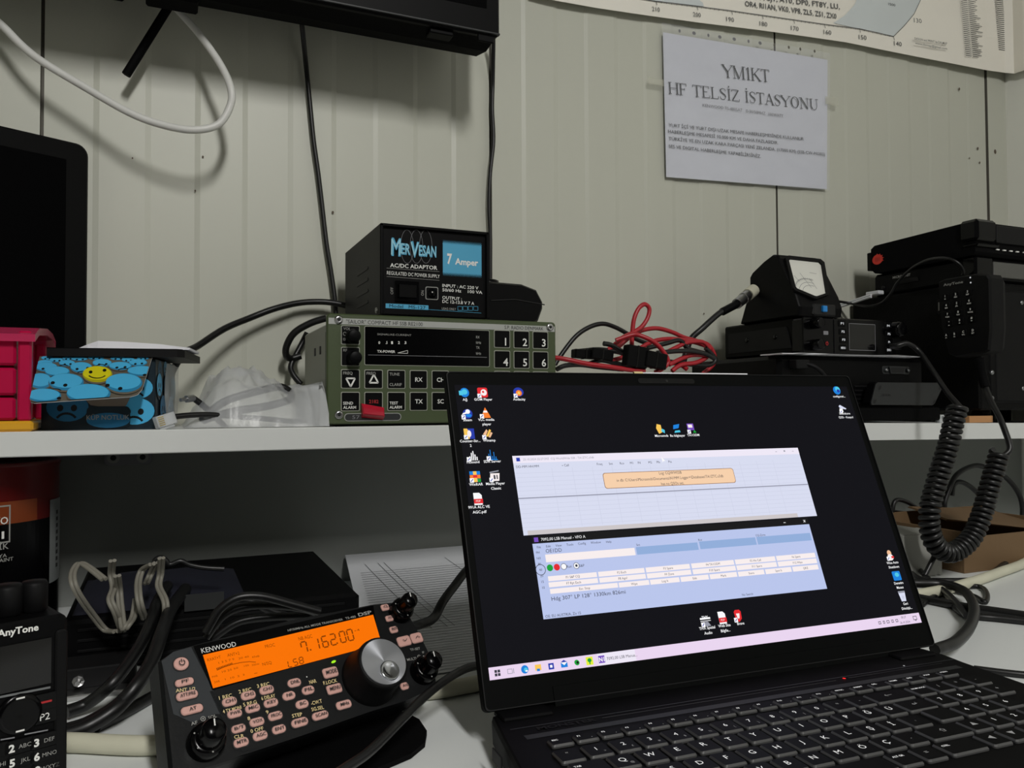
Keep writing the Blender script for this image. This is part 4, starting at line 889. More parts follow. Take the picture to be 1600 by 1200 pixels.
ltext(mb, FL, zl(384, 556), zl(548, 526), 'MICRO-FAST', 3.6, 'print_dim', .0006, .03); p = uv(FL, *zl(300, 650), 0); mb.lathe(p[0], max(p[1], .170), [(.003, 0), (.003, .002), (.001, .002)], 'case_grey', 10)
mb.build('side_plate', t)
mb = MB(); mb.box(1.045, 1.365, .7395, .744, .1735, .1950, 'grey_band', .001); mb.build('front_band', t, 'dull grey-brown front band')
mb = MB(); mb.box(BX-.003, 1.043, .7385, .76, .1700, .2010, 'black_gloss', .003); mb.build('corner_guard', t)
a, b = uv(FL, *zl(190, 745)), uv(FL, *zl(360, 690)); mb = MB(mat4((BX, .955, 0), V((0, -1, 0)), V((0, 0, 1)), V((-1, 0, 0)))); mb.box(a[0]-.001, a[0]+.024, .1675, .1735, .0003, .012, 'paper_plain', .001); mb.build('plug', t, 'small white plug')
t = thing('top_amplifier', (1.18, .84, .2), 'flat black box with a round red sticker, top of the stack at the right', 'equipment box')
mb = MB(); mb.M = Matrix(((0, 0, 1, BX-.004), (1, 0, 0, 0), (0, 1, 0, 0), (0, 0, 0, 1)))
mb.prism([(.738, .2060), (.742, .2015), (.905, .2015), (.912, .208), (.912, .240), (.905, .2445), (.742, .2480), (.738, .244)], 0, .36, 'black_matte'); mb.box(.908, .922, .208, .236, .002, .36, 'black', .001); mb.build('case', t)
mb = MB(); mb.box(1.045, 1.364, .7345, .7385, .2200, .2440, 'case_grey', .0008); mb.build('front_panel', t, 'smoother grey front panel')
mb = MB(frame((1.045, .7375, .209)))
for k in range(15): mb.rplate(.004+.0135*k, .002, .0062 if k % 5 != 4 else .003, .0016, .0006, .0, .0016, 'print_white')
mb.rplate(.075, .0085, .014, .003, .001, 0, .0012, 'print_dim'); mb.build('indicator_strip', t, 'row of small white dashes')
mb = MB(); mb.box(BX-.008, 1.043, .7320, .760, .2205, .2500, 'black_gloss', .004); mb.box(BX-.006, 1.05, .7335, .757, .2130, .2180, 'black_gloss', .002); mb.build('corner_guard', t)
FL2 = mat4((BX-.0042, .955, 0), V((0, -1, 0)), V((0, 0, 1)), V((-1, 0, 0))); c = uv(FL2, *zl(244, 388)); mb = MB(FL2)
mb.ell(c[0], c[1], .0098, .0078, .0002, 'sticker_red', 24)
for k in range(5):
    a = math.radians(-50+28*k+30); mb.poly([(c[0]+.0085*math.cos(a-.2), c[1]+.0068*math.sin(a-.2)), (c[0]+.0125*math.cos(a), c[1]+.0095*math.sin(a)), (c[0]+.0085*math.cos(a+.2), c[1]+.0068*math.sin(a+.2))], .00025, 'sticker_red')
for k in (-.003, 0, .003): mb.seg(c[0]+k, c[1]-.003, c[0]+k, c[1]+.003, .0007, .0004, 'paint_red')
mb.build('sticker', t, 'round red sticker')
mb = MB(); mb.tube([pt(*zl(x, y), X=d) for x, y, d in ((-300, 745, .93), (-150, 770, .96), (0, 795, .985), (150, 820, .99), (280, 790, .995), (370, 700, .997), (430, 600, .997), (560, 470, .997), (700, 395, .990), (820, 375, .985), (920, 385, .985), (1000, 430, .99), (1040, 500, .997), (1030, 530, 1.0))], .0021, 'cable_black', 8)
mb.build('thin_cable', None, 'thin black cable arching over the sides of the stacked boxes', 'cable')
for k, (m, dy) in enumerate((('cable_red', 0), ('paper_plain', -9), ('paper_plain', 9))):
    mb = MB(); mb.tube([pt(*zl(x, y+dy), X=.992-.003*k) for x, y in ((-420, 880), (-120, 820), (0, 785), (120, 745), (185, 725))], .0018, m, 6); mb.build('thin_wire', None, ('thin red wire', 'upper thin white wire', 'lower thin white wire')[k]+' running to the white plug behind the meter', 'wire', 'thin wires behind the meter')

# hand microphone hung on the cabinet side, with its keypad
MXF = .957; FH = mat4((MXF, 0, 0), V((0, -1, 0)), V((0, 0, 1)), V((-1, 0, 0))); zh = zm(1430, 420, 7.5)
def H_(x, y, o=0.): return uv(FH, *zh(x, y), o)
t = thing('keypad_microphone', (.975, .72, .03), 'black hand microphone with a number keypad hung on the cabinet side', 'microphone')
c4 = [H_(*p) for p in ((262, 150), (330, 118), (700, 55), (840, 62), (868, 110), (880, 700), (860, 960), (800, 985), (470, 1040), (380, 1000), (300, 680))]
mb = MB(FH); cx = sum(p[0] for p in c4)/11; cy = sum(p[1] for p in c4)/11
mb.rings([[(x, y, z) for x, y in [(cx+(a-cx)*k, cy+(b-cy)*k) for a, b in c4]][::-1] for k, z in ((.96, 0), (1, -.004), (1, -.026), (.9, -.034))][::-1], 'black_soft'); 
for k in range(3): mb.seg(*H_(330+90*k, 185-14*k), *H_(400+90*k, 172-14*k), .0040, .0004, 'case_grey')
ltext(mb, FH, zh(330, 190), zh(560, 150), 'AnyTone', 30/7.5, 'print_dim', .0007, .02)
mb.build('body', t)
keys = [('1', '', 357, 335), ('2', 'ABC', 480, 310), ('3', 'DEF', 620, 280), ('4', 'GHI', 370, 440), ('5', 'JKL', 493, 415), ('6', 'MNO', 638, 385), ('7', 'PQRS', 385, 545), ('8', 'TUV', 510, 518), ('9', 'WXYZ', 652, 488), ('*', '', 403, 643), ('0', '', 527, 615), ('#', '', 668, 588), ('A', 'P1', 370, 790), ('B', 'P2', 467, 775), ('C', 'VFO', 570, 752), ('D', 'SET', 683, 733)]
for s_, w_, x, y in keys:
    p = H_(x, y); mb = MB(FH); mb.rplate(p[0], p[1], .0105 if s_ not in 'ABCD' else .0085, .0088, .002, -.0005, .0010, 'black', .0003)
    mb.txt(s_, p[0], p[1]+.0016, .0030, .0013, 'print_white', 'c', .03)
    if w_: mb.txt(w_, p[0], p[1]-.0022, .0018, .0013, 'print_white', 'c', .03)
    else: mb.rect(p[0]-.001, p[0]+.001, p[1]-.0028, p[1]-.0018, .0013, 'print_white')
    mb.build('key', t)
for x, y in ((650, 103), (655, 162)): p = H_(x, y); mb = MB(FH); mb.ell(p[0], p[1], .0011, .0011, .0008, 'led_white', 10); mb.build('indicator_dot', t)
a, b = H_(225, 370), H_(285, 520); mb = MB(FH); mb.rplate((a[0]+b[0])/2, (a[1]+b[1])/2, .005, .020, .001, -.012, -.004, 'case_grey', .0005); mb.seg((a[0]+b[0])/2, b[1]+.004, (a[0]+b[0])/2, a[1]-.003, .0018, -.0036, 'print_dim'); mb.build('side_switch', t)

# coiled cord of the microphone
core = [(1497, 634, .645), (1490, 660, .645), (1481.5, 696, .645), (1464, 753, .645), (1452, 803, .645), (1458.5, 845, .645), (1483, 864, .645), (1514, 845, .645), (1533, 807, .645), (1548.6, 753, .645), (1562, 707, .645)]
P = smooth_path(path(core), 40); L_ = [0]
for a, b in zip(P[:-1], P[1:]): L_.append(L_[-1]+(b-a).length)
def along(s):
    for i in range(1, len(P)):
        if L_[i] >= s: k = (s-L_[i-1])/max(L_[i]-L_[i-1], 1e-9); return P[i-1].lerp(P[i], k), (P[i]-P[i-1]).normalized()
    return P[-1], (P[-1]-P[-2]).normalized()
pitch, rr, wr = .0069, .0090, .0030; H = []; N_ = int(L_[-1]/pitch*14)
for i in range(N_+1):
    p, tt = along(L_[-1]*i/N_); a = 2*math.pi*i/14; e1 = V((0, 1, 0)); e1 = (e1-tt*e1.dot(tt)).normalized(); e2 = tt.cross(e1)
    H.append(p+e1*(rr*math.cos(a))+e2*(rr*math.sin(a)))
st = path([(1392, 541, .757), (1402, 540, .748), (1418, 537, .742), (1436, 549, .735), (1458, 580, .710), (1480, 613, .680), (1500, 636, .657), (1504, 644, .648)])
en = path([(1568, 712, .645), (1577, 704, .642), (1576, 690, .645), (1563, 655, .66), (1549, 628, .68), (1540, 605, .695), (1534, 585, .70), (1530, 560, .70)])
mb = MB(); mb.tube(st, .0034, 'cable_black', 8, 8); mb.tube(H, wr, 'cable_black', 7, sm=False); mb.tube(en, .0036, 'cable_black', 8, 8); mb.tube(en[-3:], .0058, 'black_matte', 8, 4)
mb.build('spiral_cable', None, 'black coiled microphone cable hanging in a U below the shelf edge', 'cable')
# scraps on the shelf under the cabinet
a, b = pt(1463, 648, Y=.75), pt(1481, 656, Y=.75); mb = MB(); mb.box(a.x, b.x, .745, .752, zr(a.x)+.0002, a.z, 'label_white', .0003)
mb.M = frame((0, .745, 0))
for k in range(7): mb.rect(a.x+.004+.0018*k, a.x+.0048+.0018*k, a.z-.006, a.z-.002, .0003, 'ink')
mb.build('paper_label', None, 'small white label scrap on the shelf edge behind the coiled cord', 'label')
a, b = pt(1506, 650, Y=.752), pt(1549, 659, Y=.752); mb = MB(); mb.prism([(a.x, .744), (b.x-.012, .744), (b.x, .75), (b.x-.008, .757), (a.x, .757)], zr(a.x)+.0002, a.z, 'wood'); mb.build('wooden_chip', None, 'small flat piece of wood on the shelf below the cabinet', 'wood')

# ================================================================== on the desk, left side
# paint can
CX, CY, CR = -.168, .85, .079
t = thing('paint_can', (CX, CY, DESK), 'dark red and black paint can under the shelf at the left edge', 'paint can')
def cyl_hit(x, y):
    r = ray(x, y); a = r.x**2+r.y**2; b = -2*(r.x*CX+r.y*CY); c = CX**2+CY**2-(CR+.0003)**2; d = max(0, b*b-4*a*c)
    k = (-b-math.sqrt(d))/(2*a); p = r*k; return math.atan2(p.y-CY, p.x-CX), p.z
def band(mb, z0, z1, m, a0=0, a1=360, r=CR, n=60):
    for i in range(n):
        A, B = math.radians(a0+(a1-a0)*i/n), math.radians(a0+(a1-a0)*(i+1)/n)
        mb.add([(CX+r*math.cos(A), CY+r*math.sin(A), z0), (CX+r*math.cos(B), CY+r*math.sin(B), z0), (CX+r*math.cos(B), CY+r*math.sin(B), z1), (CX+r*math.cos(A), CY+r*math.sin(A), z1)], [(0, 1, 2, 3)], m, True)
def cyl_text(mb, s_, p0, p1, hpx, m):
    (a0, z0), (a1, z1) = cyl_hit(*p0), cyl_hit(*p1); zt_ = cyl_hit(p0[0], p0[1]-hpx)[1]-z0; vs, fs = glyphs(s_, .01); x0, x1 = min(v[0] for v in vs), max(v[0] for v in vs)
    mb.add([(CX+(CR+.0008)*math.cos(a0+(a1-a0)*(v[0]-x0)/(x1-x0)), CY+(CR+.0008)*math.sin(a0+(a1-a0)*(v[0]-x0)/(x1-x0)), z0+v[1]/.73*zt_) for v in vs], fs, m)
zb = cyl_hit(20, 783)[1]; zo = cyl_hit(20, 818)[1]
mb = MB(); mb.lathe(CX, CY, [(CR-.001, DESK+.0002), (CR+.001, DESK+.002), (CR, DESK+.004), (CR, -.052), (CR+.0012, -.050), (CR+.0012, -.047), (CR-.004, -.0465), (CR-.006, -.050), (.0005, -.050)], 'paint_red', 60); mb.build('can', t)
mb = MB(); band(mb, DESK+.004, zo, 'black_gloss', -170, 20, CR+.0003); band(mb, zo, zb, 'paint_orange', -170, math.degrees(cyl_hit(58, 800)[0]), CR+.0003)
a0, a1 = math.degrees(cyl_hit(77, 850)[0]), math.degrees(cyl_hit(77, 850)[0])+70; z0, z1 = cyl_hit(80, 910)[1], cyl_hit(80, 781)[1]; band(mb, z0, z1, 'can_label_shaded', a0, a1, CR+.0006)
for k in range(9): band(mb, z0+.012+.006*k, z0+.0155+.006*k, 'ink', a0+9, a0+13, CR+.0009, 4)
(A0, zz1), (A1, zz0) = cyl_hit(3, 790), cyl_hit(15.5, 847); A0 = A1-.55
for za, zb_ in ((zz0, zz0+.0012), (zz1-.0012, zz1)): band(mb, za, zb_, 'print_dim', math.degrees(A0), math.degrees(A1), CR+.0007, 12)
for aa in (A0, A1-.015): band(mb, zz0, zz1, 'print_dim', math.degrees(aa), math.degrees(aa+.015), CR+.0007, 2)
cyl_text(mb, 'DYO', (-22, 822), (12, 822), 12, 'print_white'); cyl_text(mb, 'I', (2, 842), (6, 842), 12, 'print_white'); cyl_text(mb, 'AKRİLİK', (-50, 865), (13, 865), 10, 'print_dim'); cyl_text(mb, 'BOYA', (-16, 874), (10, 874), 6, 'print_dim'); cyl_text(mb, 'SPRAY PAINT', (-40, 884), (20, 884), 6, 'print_dim')
mb.build('label', t, 'black label with an orange band and white lettering')

# dark equipment at the back
t = thing('black_transceiver_box', (.02, .76, DESK), 'black metal equipment box under the shelf behind the orange-lit radio', 'equipment box')
mb = MB(); mb.box(-.070, .158, .70, .925, DESK+.003, -.163, 'black', .003); mb.build('case', t)
for k in range(4): mb = MB(); mb.box(-.06, .145, .699, .7012, -.196+.008*k, -.1935+.008*k, 'black_soft', .0005); mb.build('fin', t)
a, b = pt(288, 930, Y=.698), pt(350, 950, Y=.698); mb = MB(); mb.box(a.x, b.x, .6978, .6995, b.z, a.z, 'charcoal', .0002); mb.build('label', t, 'dull grey label strip')
for x in (-.05, .10): mb = MB(); mb.box(x, x+.02, .71, .88, DESK, DESK+.0032, 'black_matte', .0005); mb.build('foot', t)
mb = MB(); P = []
for j in range(9):
    for i in range(15):
        s_, r_ = i/14, j/8; P.append((-.065+.13*s_, .715+.14*r_, -.1625+.014*math.sin(math.pi*s_)**.5*math.sin(math.pi*r_)**.5*(1+.4*noise.noise(V((s_*4, r_*3, 2))))))
mb.add(P, [(j*15+i, j*15+i+1, j*15+i+16, j*15+i+15) for j in range(8) for i in range(14)], 'blue_cloth', True); mb.build('dark_cloth', None, 'dark blue crumpled cloth on the black box under the shelf', 'cloth')
t = thing('mounting_bracket', (-.06, .62, DESK), 'dark metal mounting bracket on the desk behind the handheld radio', 'bracket')
mb = MB(); p0 = pt(100, 1078, Z=DESK); p1 = pt(185, 1050, Z=DESK); mb.box(-.085, -.018, .655, .690, DESK, DESK+.018, 'case_grey', .001); mb.box(-.085, -.022, .640, .655, DESK, DESK+.004, 'steel', .0008); mb.build('plate', t)
mb = MB(); mb.M = Matrix(((1, 0, 0, -.055), (0, 0, -1, .655), (0, 1, 0, DESK+.010), (0, 0, 0, 1))); mb.lathe(0, 0, [(.004, 0), (.004, .003), (.002, .0035), (.0018, .008), (.001, .008)], 'steel', 8, smooth=False); mb.build('bolt', t, 'shiny bolt')
zf3 = zm(90, 840, 6.154)
def flatcable(l, d, label):
    mb = MB(); pp = []
    for k, (x, y) in enumerate(l): p = pt(*zf3(x, y), Y=d+.012*math.sin(k*1.3)); pp.append(p)
    mb.tube(pp, .0015, 'cable_beige', 8, 8); mb.tube([p+V((.0026, -.0004, .0003)) for p in pp], .0015, 'cable_beige', 8, 8)
    mb.build('twin_cable', None, label, 'cable', 'beige twin cables looped over the black box')
flatcable([(540, 905), (440, 890), (330, 760), (200, 580), (132, 440), (132, 330), (190, 252), (280, 290), (430, 405)], .672, 'leftmost loop of beige twin cable over the black box under the shelf')
flatcable([(510, 225), (500, 350), (520, 480), (488, 600), (540, 720), (605, 905)], .675, 'twisted beige twin cable hanging straight, second loop from the left')
flatcable([(555, 370), (572, 500), (585, 650), (615, 870), (660, 840), (710, 760), (740, 590)], .668, 'beige twin cable curling into a small hook right of the twisted one')
flatcable([(890, 258), (800, 310), (760, 420), (760, 550), (785, 680), (820, 780)], .672, 'beige twin cable bowed like a bracket in the middle of the loops')
flatcable([(930, 245), (880, 350), (832, 450)], .690, 'short beige twin cable slanting behind the rightmost loop')
flatcable([(980, 200), (972, 350), (955, 470), (1012, 600), (1022, 700), (1000, 790)], .672, 'rightmost twisted loop of beige twin cable over the black box')
mb = MB(); mb.tube([pt(*zf3(x, y), Y=.71) for x, y in ((930, 260), (940, 215), (990, 192), (1040, 220), (1080, 260), (1180, 225), (1270, 262), (1420, 290), (1600, 300))], .0022, 'cable_black', 8); mb.build('thin_lead', None, 'thin dark lead tying the top of the beige loops', 'cable')
mb = MB(); mb.tube([pt(104, 1112, Z=DESK+.006), pt(137, 1099, Z=DESK+.008), pt(173, 1070, Y=.60), pt(203, 1033, Y=.615), pt(225, 997, Y=.635), pt(238, 965, Y=.66), pt(246, 940, Y=.68), pt(262, 915, Y=.72)], .0042, 'cable_black', 10, 8); mb.build('black_cable', None, 'thinner of two thick black cables sweeping up between handheld and orange-lit radio', 'cable', 'thick black cables')
mb = MB()
for k in (0, .0085): mb.tube([pt(100, 1143+k*500, Z=DESK+.006), pt(137, 1131+k*500, Z=DESK+.007), pt(182, 1104+k*300, Z=DESK+.014), pt(214, 1070, Y=.58+k), pt(238, 1030, Y=.60+k), pt(254, 985, Y=.63+k), pt(268, 950, Y=.67+k), pt(290, 920, Y=.72+k)], .0048, 'cable_black', 10, 8)
mb.build('black_cable', None, 'thick doubled black cable sweeping up to the left of the orange-lit radio', 'cable', 'thick black cables')
mb = MB(); mb.tube([pt(150, 1135, Z=DESK+.004), pt(200, 1110, Z=DESK+.004), pt(262, 1075, Z=DESK+.004), pt(330, 1040, Z=DESK+.004)], .0040, 'cable_black', 8); mb.build('desk_cable', None, 'black cable lying flat on the desk left of the orange-lit radio', 'cable')
mb = MB(); mb.tube([pt(-60, 1158, Z=DESK+.0058), pt(105, 1160, Z=DESK+.0058), pt(265, 1163, Z=DESK+.0058), pt(420, 1130, Z=DESK+.0058), pt(620, 1087, Z=DESK+.0058), pt(745, 1068, Z=DESK+.0058), V((.40, .575, DESK+.0058)), V((.56, .60, DESK+.0058)), pt(1441, 928, Z=DESK+.0058), pt(1503, 914, Z=DESK+.0058), pt(1560, 895, Z=DESK+.0058), pt(1610, 874, Z=DESK+.0058), V((1.22, .78, DESK+.0058)), V((1.36, .84, DESK+.0058))], .0057, 'cable_cream', 12, 8)
mb.build('cream_cable', None, 'thick cream cable running across the desk behind radio and laptop', 'cable')

# ruled sheet
t = thing('ruled_sheet', (.33, .74, DESK), 'ruled white paper sheet leaning up to the back board left of the laptop', 'paper')
def sheet_z(y): return DESK+.0012+.030*max(0, (y-.66)/.27)**1.4
def sheet_x0(y): return .1935-.02*(.93-y)/.15 if y > .78 else .1735+.0*(y)
mb = MB(); P = []; ny = 24
for j in range(ny+1):
    y = .588+.349*j/ny
    for i in range(9): P.append((sheet_x0(y)+(.50-sheet_x0(y))*i/8, y, sheet_z(y)))
mb.add(P, [(j*9+i, j*9+i+1, j*9+i+10, j*9+i+9) for j in range(ny) for i in range(8)], 'paper_plain', True); mb.build('sheet', t)
mb = MB()
for k in range(42):
    y = .594+.0068*k
    if y > .90: break
    mb.add([(sheet_x0(y)+.012, y, sheet_z(y)+.0004), (.49, y, sheet_z(y)+.0004), (.49, y+.0007, sheet_z(y+.0007)+.0004), (sheet_x0(y)+.012, y+.0007, sheet_z(y+.0007)+.0004)], [(0, 1, 2, 3)], 'ink_grey')
for x in (.015, .030, .037, .11):
    pp = [V((.1935+x+.25*(.9-y)*(.3 if x < .1 else .5), y, sheet_z(y)+.0005)) for y in (.90, .86, .82, .78, .74, .70)]
    for a, b in zip(pp[:-1], pp[1:]): mb.add([a, a+V((.0007, 0, 0)), b+V((.0007, 0, 0)), b], [(0, 1, 2, 3)], 'ink_grey')
mb.build('ruling', t, 'fine grey ruled lines')

# ---------------------------------------------------------------- transceiver control head with the orange display
FK = frame((.072, .49, -.158), 18, 40); z1 = zm(220, 900, 2.963)
def K_(x, y, o=0.): return uv(FK, *z1(x, y), o)
t = thing('transceiver_head', (.09, .47, DESK), 'black radio control head with a glowing orange display tilted on its bracket', 'radio')
out = [K_(*p) for p in ((85, 388), (150, 345), (240, 318), (700, 200), (1080, 128), (1170, 120), (1235, 160), (1280, 240), (1330, 335), (1368, 430), (1372, 490), (1340, 530), (1230, 580), (1060, 632), (740, 745), (420, 850))]
out += [(-.040, -.0375), (-.070, -.0378), (-.0785, -.033)]
n = len(out); cx = sum(p[0] for p in out)/n; cy = sum(p[1] for p in out)/n
mb = MB(FK); mb.rings([[(cx+(x-cx)*k, cy+(y-cy)*k, z) for x, y in out][::1] for k, z in ((.93, -.027), (1.0, -.021), (1.0, -.003), (.985, 0))][::-1], 'kw_panel')
def kpoly(P, z, m): mb.poly([K_(*p) for p in P][::-1], z, m)
kpoly([(95, 395), (150, 352), (232, 330), (340, 540), (400, 640), (340, 640), (240, 680), (150, 640)], .0003, 'kw_grey')
kpoly([(243, 325), (1075, 138), (1100, 290), (1105, 310), (330, 530)], .0004, 'black_gloss')
kpoly([(318, 535), (830, 412), (830, 470), (760, 560), (700, 690), (560, 790), (470, 815), (420, 760)], .0003, 'kw_panel')
def kt(s_, a, b, h, m='print_yellow', bold=.012, o=.0009): ltext(mb, FK, z1(*a), z1(*b), s_, h/2.963, m, o, bold)
kt('KENWOOD', (280, 346), (440, 313), 24, 'print_white', 0); kt('HF/50MHz ALL MODE TRANSCEIVER', (680, 252), (935, 200), 10, 'print_dim'); kt('TS-480', (947, 196), (995, 187), 10, 'print_dim'); kt('DSP', (1006, 180), (1068, 166), 15, 'print_dim', .03)
for s_, a, b in (('ANT 1/2', (162, 530), (253, 521)), ('1 REC', (362, 565), (422, 551)), ('2 REC', (453, 536), (512, 523)), ('3 REC', (538, 510), (595, 498)), ('4 TX MONI', (380, 628), (465, 606)), ('5 RF.G', (474, 596), (536, 581)), ('6 DELAY', (558, 567), (622, 552)), ('8', (494, 660), (506, 657)), ('9', (579, 631), (591, 628)), ('0 OFF', (508, 719), (567, 703)), ('CLR', (432, 746), (478, 738)), ('STEP', (700, 648), (747, 638)), ('SG.SEL', (790, 618), (847, 606)), ('-CW.T', (788, 590), (838, 577)), ('NAR', (780, 492), (812, 484)), ('F.LOCK', (845, 496), (908, 482))): kt(s_, a, b, 17)
kt('AF', (232, 685), (262, 676), 16, 'print_dim'); kt('SQL', (312, 657), (350, 645), 16, 'print_dim'); kt('TF-SET', (1247, 342), (1293, 334), 11, 'print_dim'); kt('MULTI', (1233, 388), (1275, 380), 12, 'print_dim'); kt('SHIFT', (1300, 375), (1334, 368), 12, 'print_dim'); kt('IF', (1303, 354), (1312, 352), 10, 'print_dim')
for x, y in ((286, 664), (1286, 377)): p = K_(x, y); mb.arc(p[0], p[1], .0012, .0012, 0, 360, .0004, .0009, 'print_dim', 12); mb.ell(p[0], p[1], .0005, .0005, .0009, 'print_dim', 8)
p = K_(890, 400); mb.ell(p[0], p[1], .0017, .0008, .0009, 'led_green', 12, .2); p = K_(766, 470); mb.ell(p[0], p[1], .0004, .0004, .0009, 'print_white', 8)
mb.build('front_panel', t)
# display
l4 = [K_(286, 368), K_(1074, 181), K_(1113, 315), K_(333, 522)]
mb = MB(FK); mb.poly(l4[::-1], .0006, 'lcd_orange')
def seg7(ch, a, b, h, m, o):
    """one seven-segment figure between two photo pixels (middle left, middle right)"""
    p, q = K_(*a), K_(*b); w = math.hypot(q[0]-p[0], q[1]-p[1]); hh = abs(K_(a[0], a[1]-h/2)[1]-K_(a[0], a[1]+h/2)[1]); an = math.atan2(q[1]-p[1], q[0]-p[0])
    S7 = {'0': 'abcdef', '1': 'bc', '2': 'abged', '6': 'afgedc', '7': 'abcf', 'L': 'fed', 'S': 'afgcd', 'B': 'abcdefg'}[ch]; th = .0009 if h > 40 else .0006
    old = mb.M; mb.M = FK @ Matrix.Translation((p[0], p[1], o)) @ Matrix.Rotation(an, 4, 'Z'); e = th*.35
    co = dict(a=(e, hh/2, w-e, hh/2), g=(e, 0, w-e, 0), d=(e, -hh/2, w-e, -hh/2), f=(0, e, 0, hh/2-e), b=(w, e, w, hh/2-e), e=(0, -hh/2+e, 0, -e), c=(w, -hh/2+e, w, -e))
    for s_ in S7: x0, y0, x1, y1 = co[s_]; mb.seg(x0+y0*.12, y0, x1+y1*.12, y1, th, 0, m)
    mb.M = old
for ch, x, y in (('7', 742, 336), ('1', 797, 322), ('6', 838, 310), ('2', 876, 300), ('0', 920, 288), ('0', 955, 279)): seg7(ch, (x, y), (x+24, y-6), 52, 'lcd_ink', .0009)
for x, y in ((784, 345), (907, 314)): p = K_(x, y); mb.ell(p[0], p[1], .0006, .0006, .0009, 'lcd_ink', 8)
for ch, x, y in (('L', 680, 412), ('S', 705, 404), ('B', 732, 396)): seg7(ch, (x, y), (x+17, y-4), 30, 'lcd_ink', .0009)
def kl(s_, a, b, h, m='lcd_ink'): ltext(mb, FK, z1(*a), z1(*b), s_, h/2.963, m, .0009, 0)
kl('NB AGC', (730, 291), (793, 277), 17); kl('PROC', (575, 327), (620, 317), 16); kl('RXAT×T', (308, 389), (370, 374), 14); kl('ANT×2', (400, 367), (456, 356), 15); kl('N/SQ', (563, 409), (605, 399), 15)
kl('1 3 5 7 9', (360, 402), (432, 384), 10); kl('20 40', (452, 382), (500, 372), 9); kl('60dB', (515, 375), (549, 370), 9); kl('PWR', (330, 468), (356, 461), 10); kl('SWR', (340, 492), (366, 486), 10); kl('10 25 50', (376, 444), (450, 424), 9); kl('100', (478, 417), (500, 412), 9); kl('200W', (513, 412), (549, 407), 9); kl('1  10  2  3', (390, 478), (480, 456), 9); kl('∞', (525, 451), (540, 448), 8); kl('▸4', (990, 254), (1012, 248), 10)
P = [K_(*p) for p in ((350, 440), (380, 426), (420, 413), (460, 404), (500, 400), (530, 402))]
for a, b in zip(P[:-1], P[1:]): mb.seg(*a, *b, .0004, .0009, 'lcd_ink')
for k in range(11): p = K_(352+6.8*k, 434-2.4*k); mb.rect(p[0]-.0004, p[0]+.0002, p[1]-.0003, p[1]+.0007, .0009, 'lcd_ink')
mb.build('display', t, 'glowing orange display reading 7.162.00 LSB')
# keys
def kkey(s_, x, y, w, h, r=.45, tilt=0.):
    mb = MB(FK); p = K_(x, y); q = K_(x+w/2, y-w/2*.26); w2 = 2*math.hypot(q[0]-p[0], q[1]-p[1]); h2 = .86*abs(K_(x, y-h/2)[1]-K_(x, y+h/2)[1])
    mb.M = FK @ Matrix.Translation((p[0], p[1], 0)) @ Matrix.Rotation(tilt, 4, 'Z')
    mb.rplate(0, 0, w2+.0010, h2+.0010, min(w2, h2)*r, -.0002, .0006, 'black_deep', 0, 5); mb.rplate(0, 0, w2, h2, min(w2, h2)*r, 0, .0016, 'button_pink', .0005, 5)
    if s_ == '⏻': mb.arc(0, 0, h2*.2, h2*.2, -240, 60, .0005, .0028, 'ink', 14); mb.seg(0, h2*.05, 0, h2*.28, .0005, .0028, 'ink')
    elif s_ in 'v^': k = 1 if s_ == '^' else -1; mb.seg(-.0016, -.0006*k, 0, .0006*k, .0004, .0028, 'ink'); mb.seg(0, .0006*k, .0016, -.0006*k, .0004, .0028, 'ink')
    else:
        w3 = min(w2*.72, .00165*len(s_)+.0006); mb.fit(s_, -w3/2, w3/2, -h2*.20, h2*.20, .0028, 'ink', .015)
    mb.build('key', t, 'pale pink power key' if s_ == '⏻' else None)
for a in (('⏻', 185, 410, 68, 70, .5), ('PF', 200, 495, 84, 40), ('ATT/PRE', 212, 556, 98, 46), ('AT', 235, 622, 100, 46), ('CH1', 408, 586, 66, 46), ('CH2', 495, 556, 66, 46), ('CH3', 580, 531, 64, 44), ('PWR', 432, 641, 66, 44), ('MIC', 515, 616, 66, 44), ('KEY', 600, 591, 64, 44), ('B/T', 450, 710, 64, 44), ('VOX', 535, 679, 66, 46), ('PROC', 620, 651, 64, 46), ('MTR', 462, 774, 68, 48), ('AGC', 550, 743, 66, 48), ('ENT', 637, 713, 62, 46), ('NR', 683, 558, 58, 46, .5), ('DNL', 708, 498, 60, 46, .5), ('FIL', 772, 532, 56, 46, .5), ('BC', 744, 597, 58, 46, .5), ('FINE', 733, 681, 76, 48, .5), ('SCAN', 828, 649, 74, 44, .5), ('MODE', 875, 450, 66, 56, .25), ('MENU', 893, 526, 66, 52, .25), ('MHz', 937, 599, 68, 46, .4), ('CL', 1128, 149, 34, 34, .3), ('XIT', 1148, 200, 32, 32, .3), ('RIT', 1168, 252, 34, 36, .3), ('v', 1216, 305, 58, 56, .25), ('^', 1274, 290, 50, 56, .25), ('A=B', 1218, 513, 36, 40, .4)): kkey(*a)
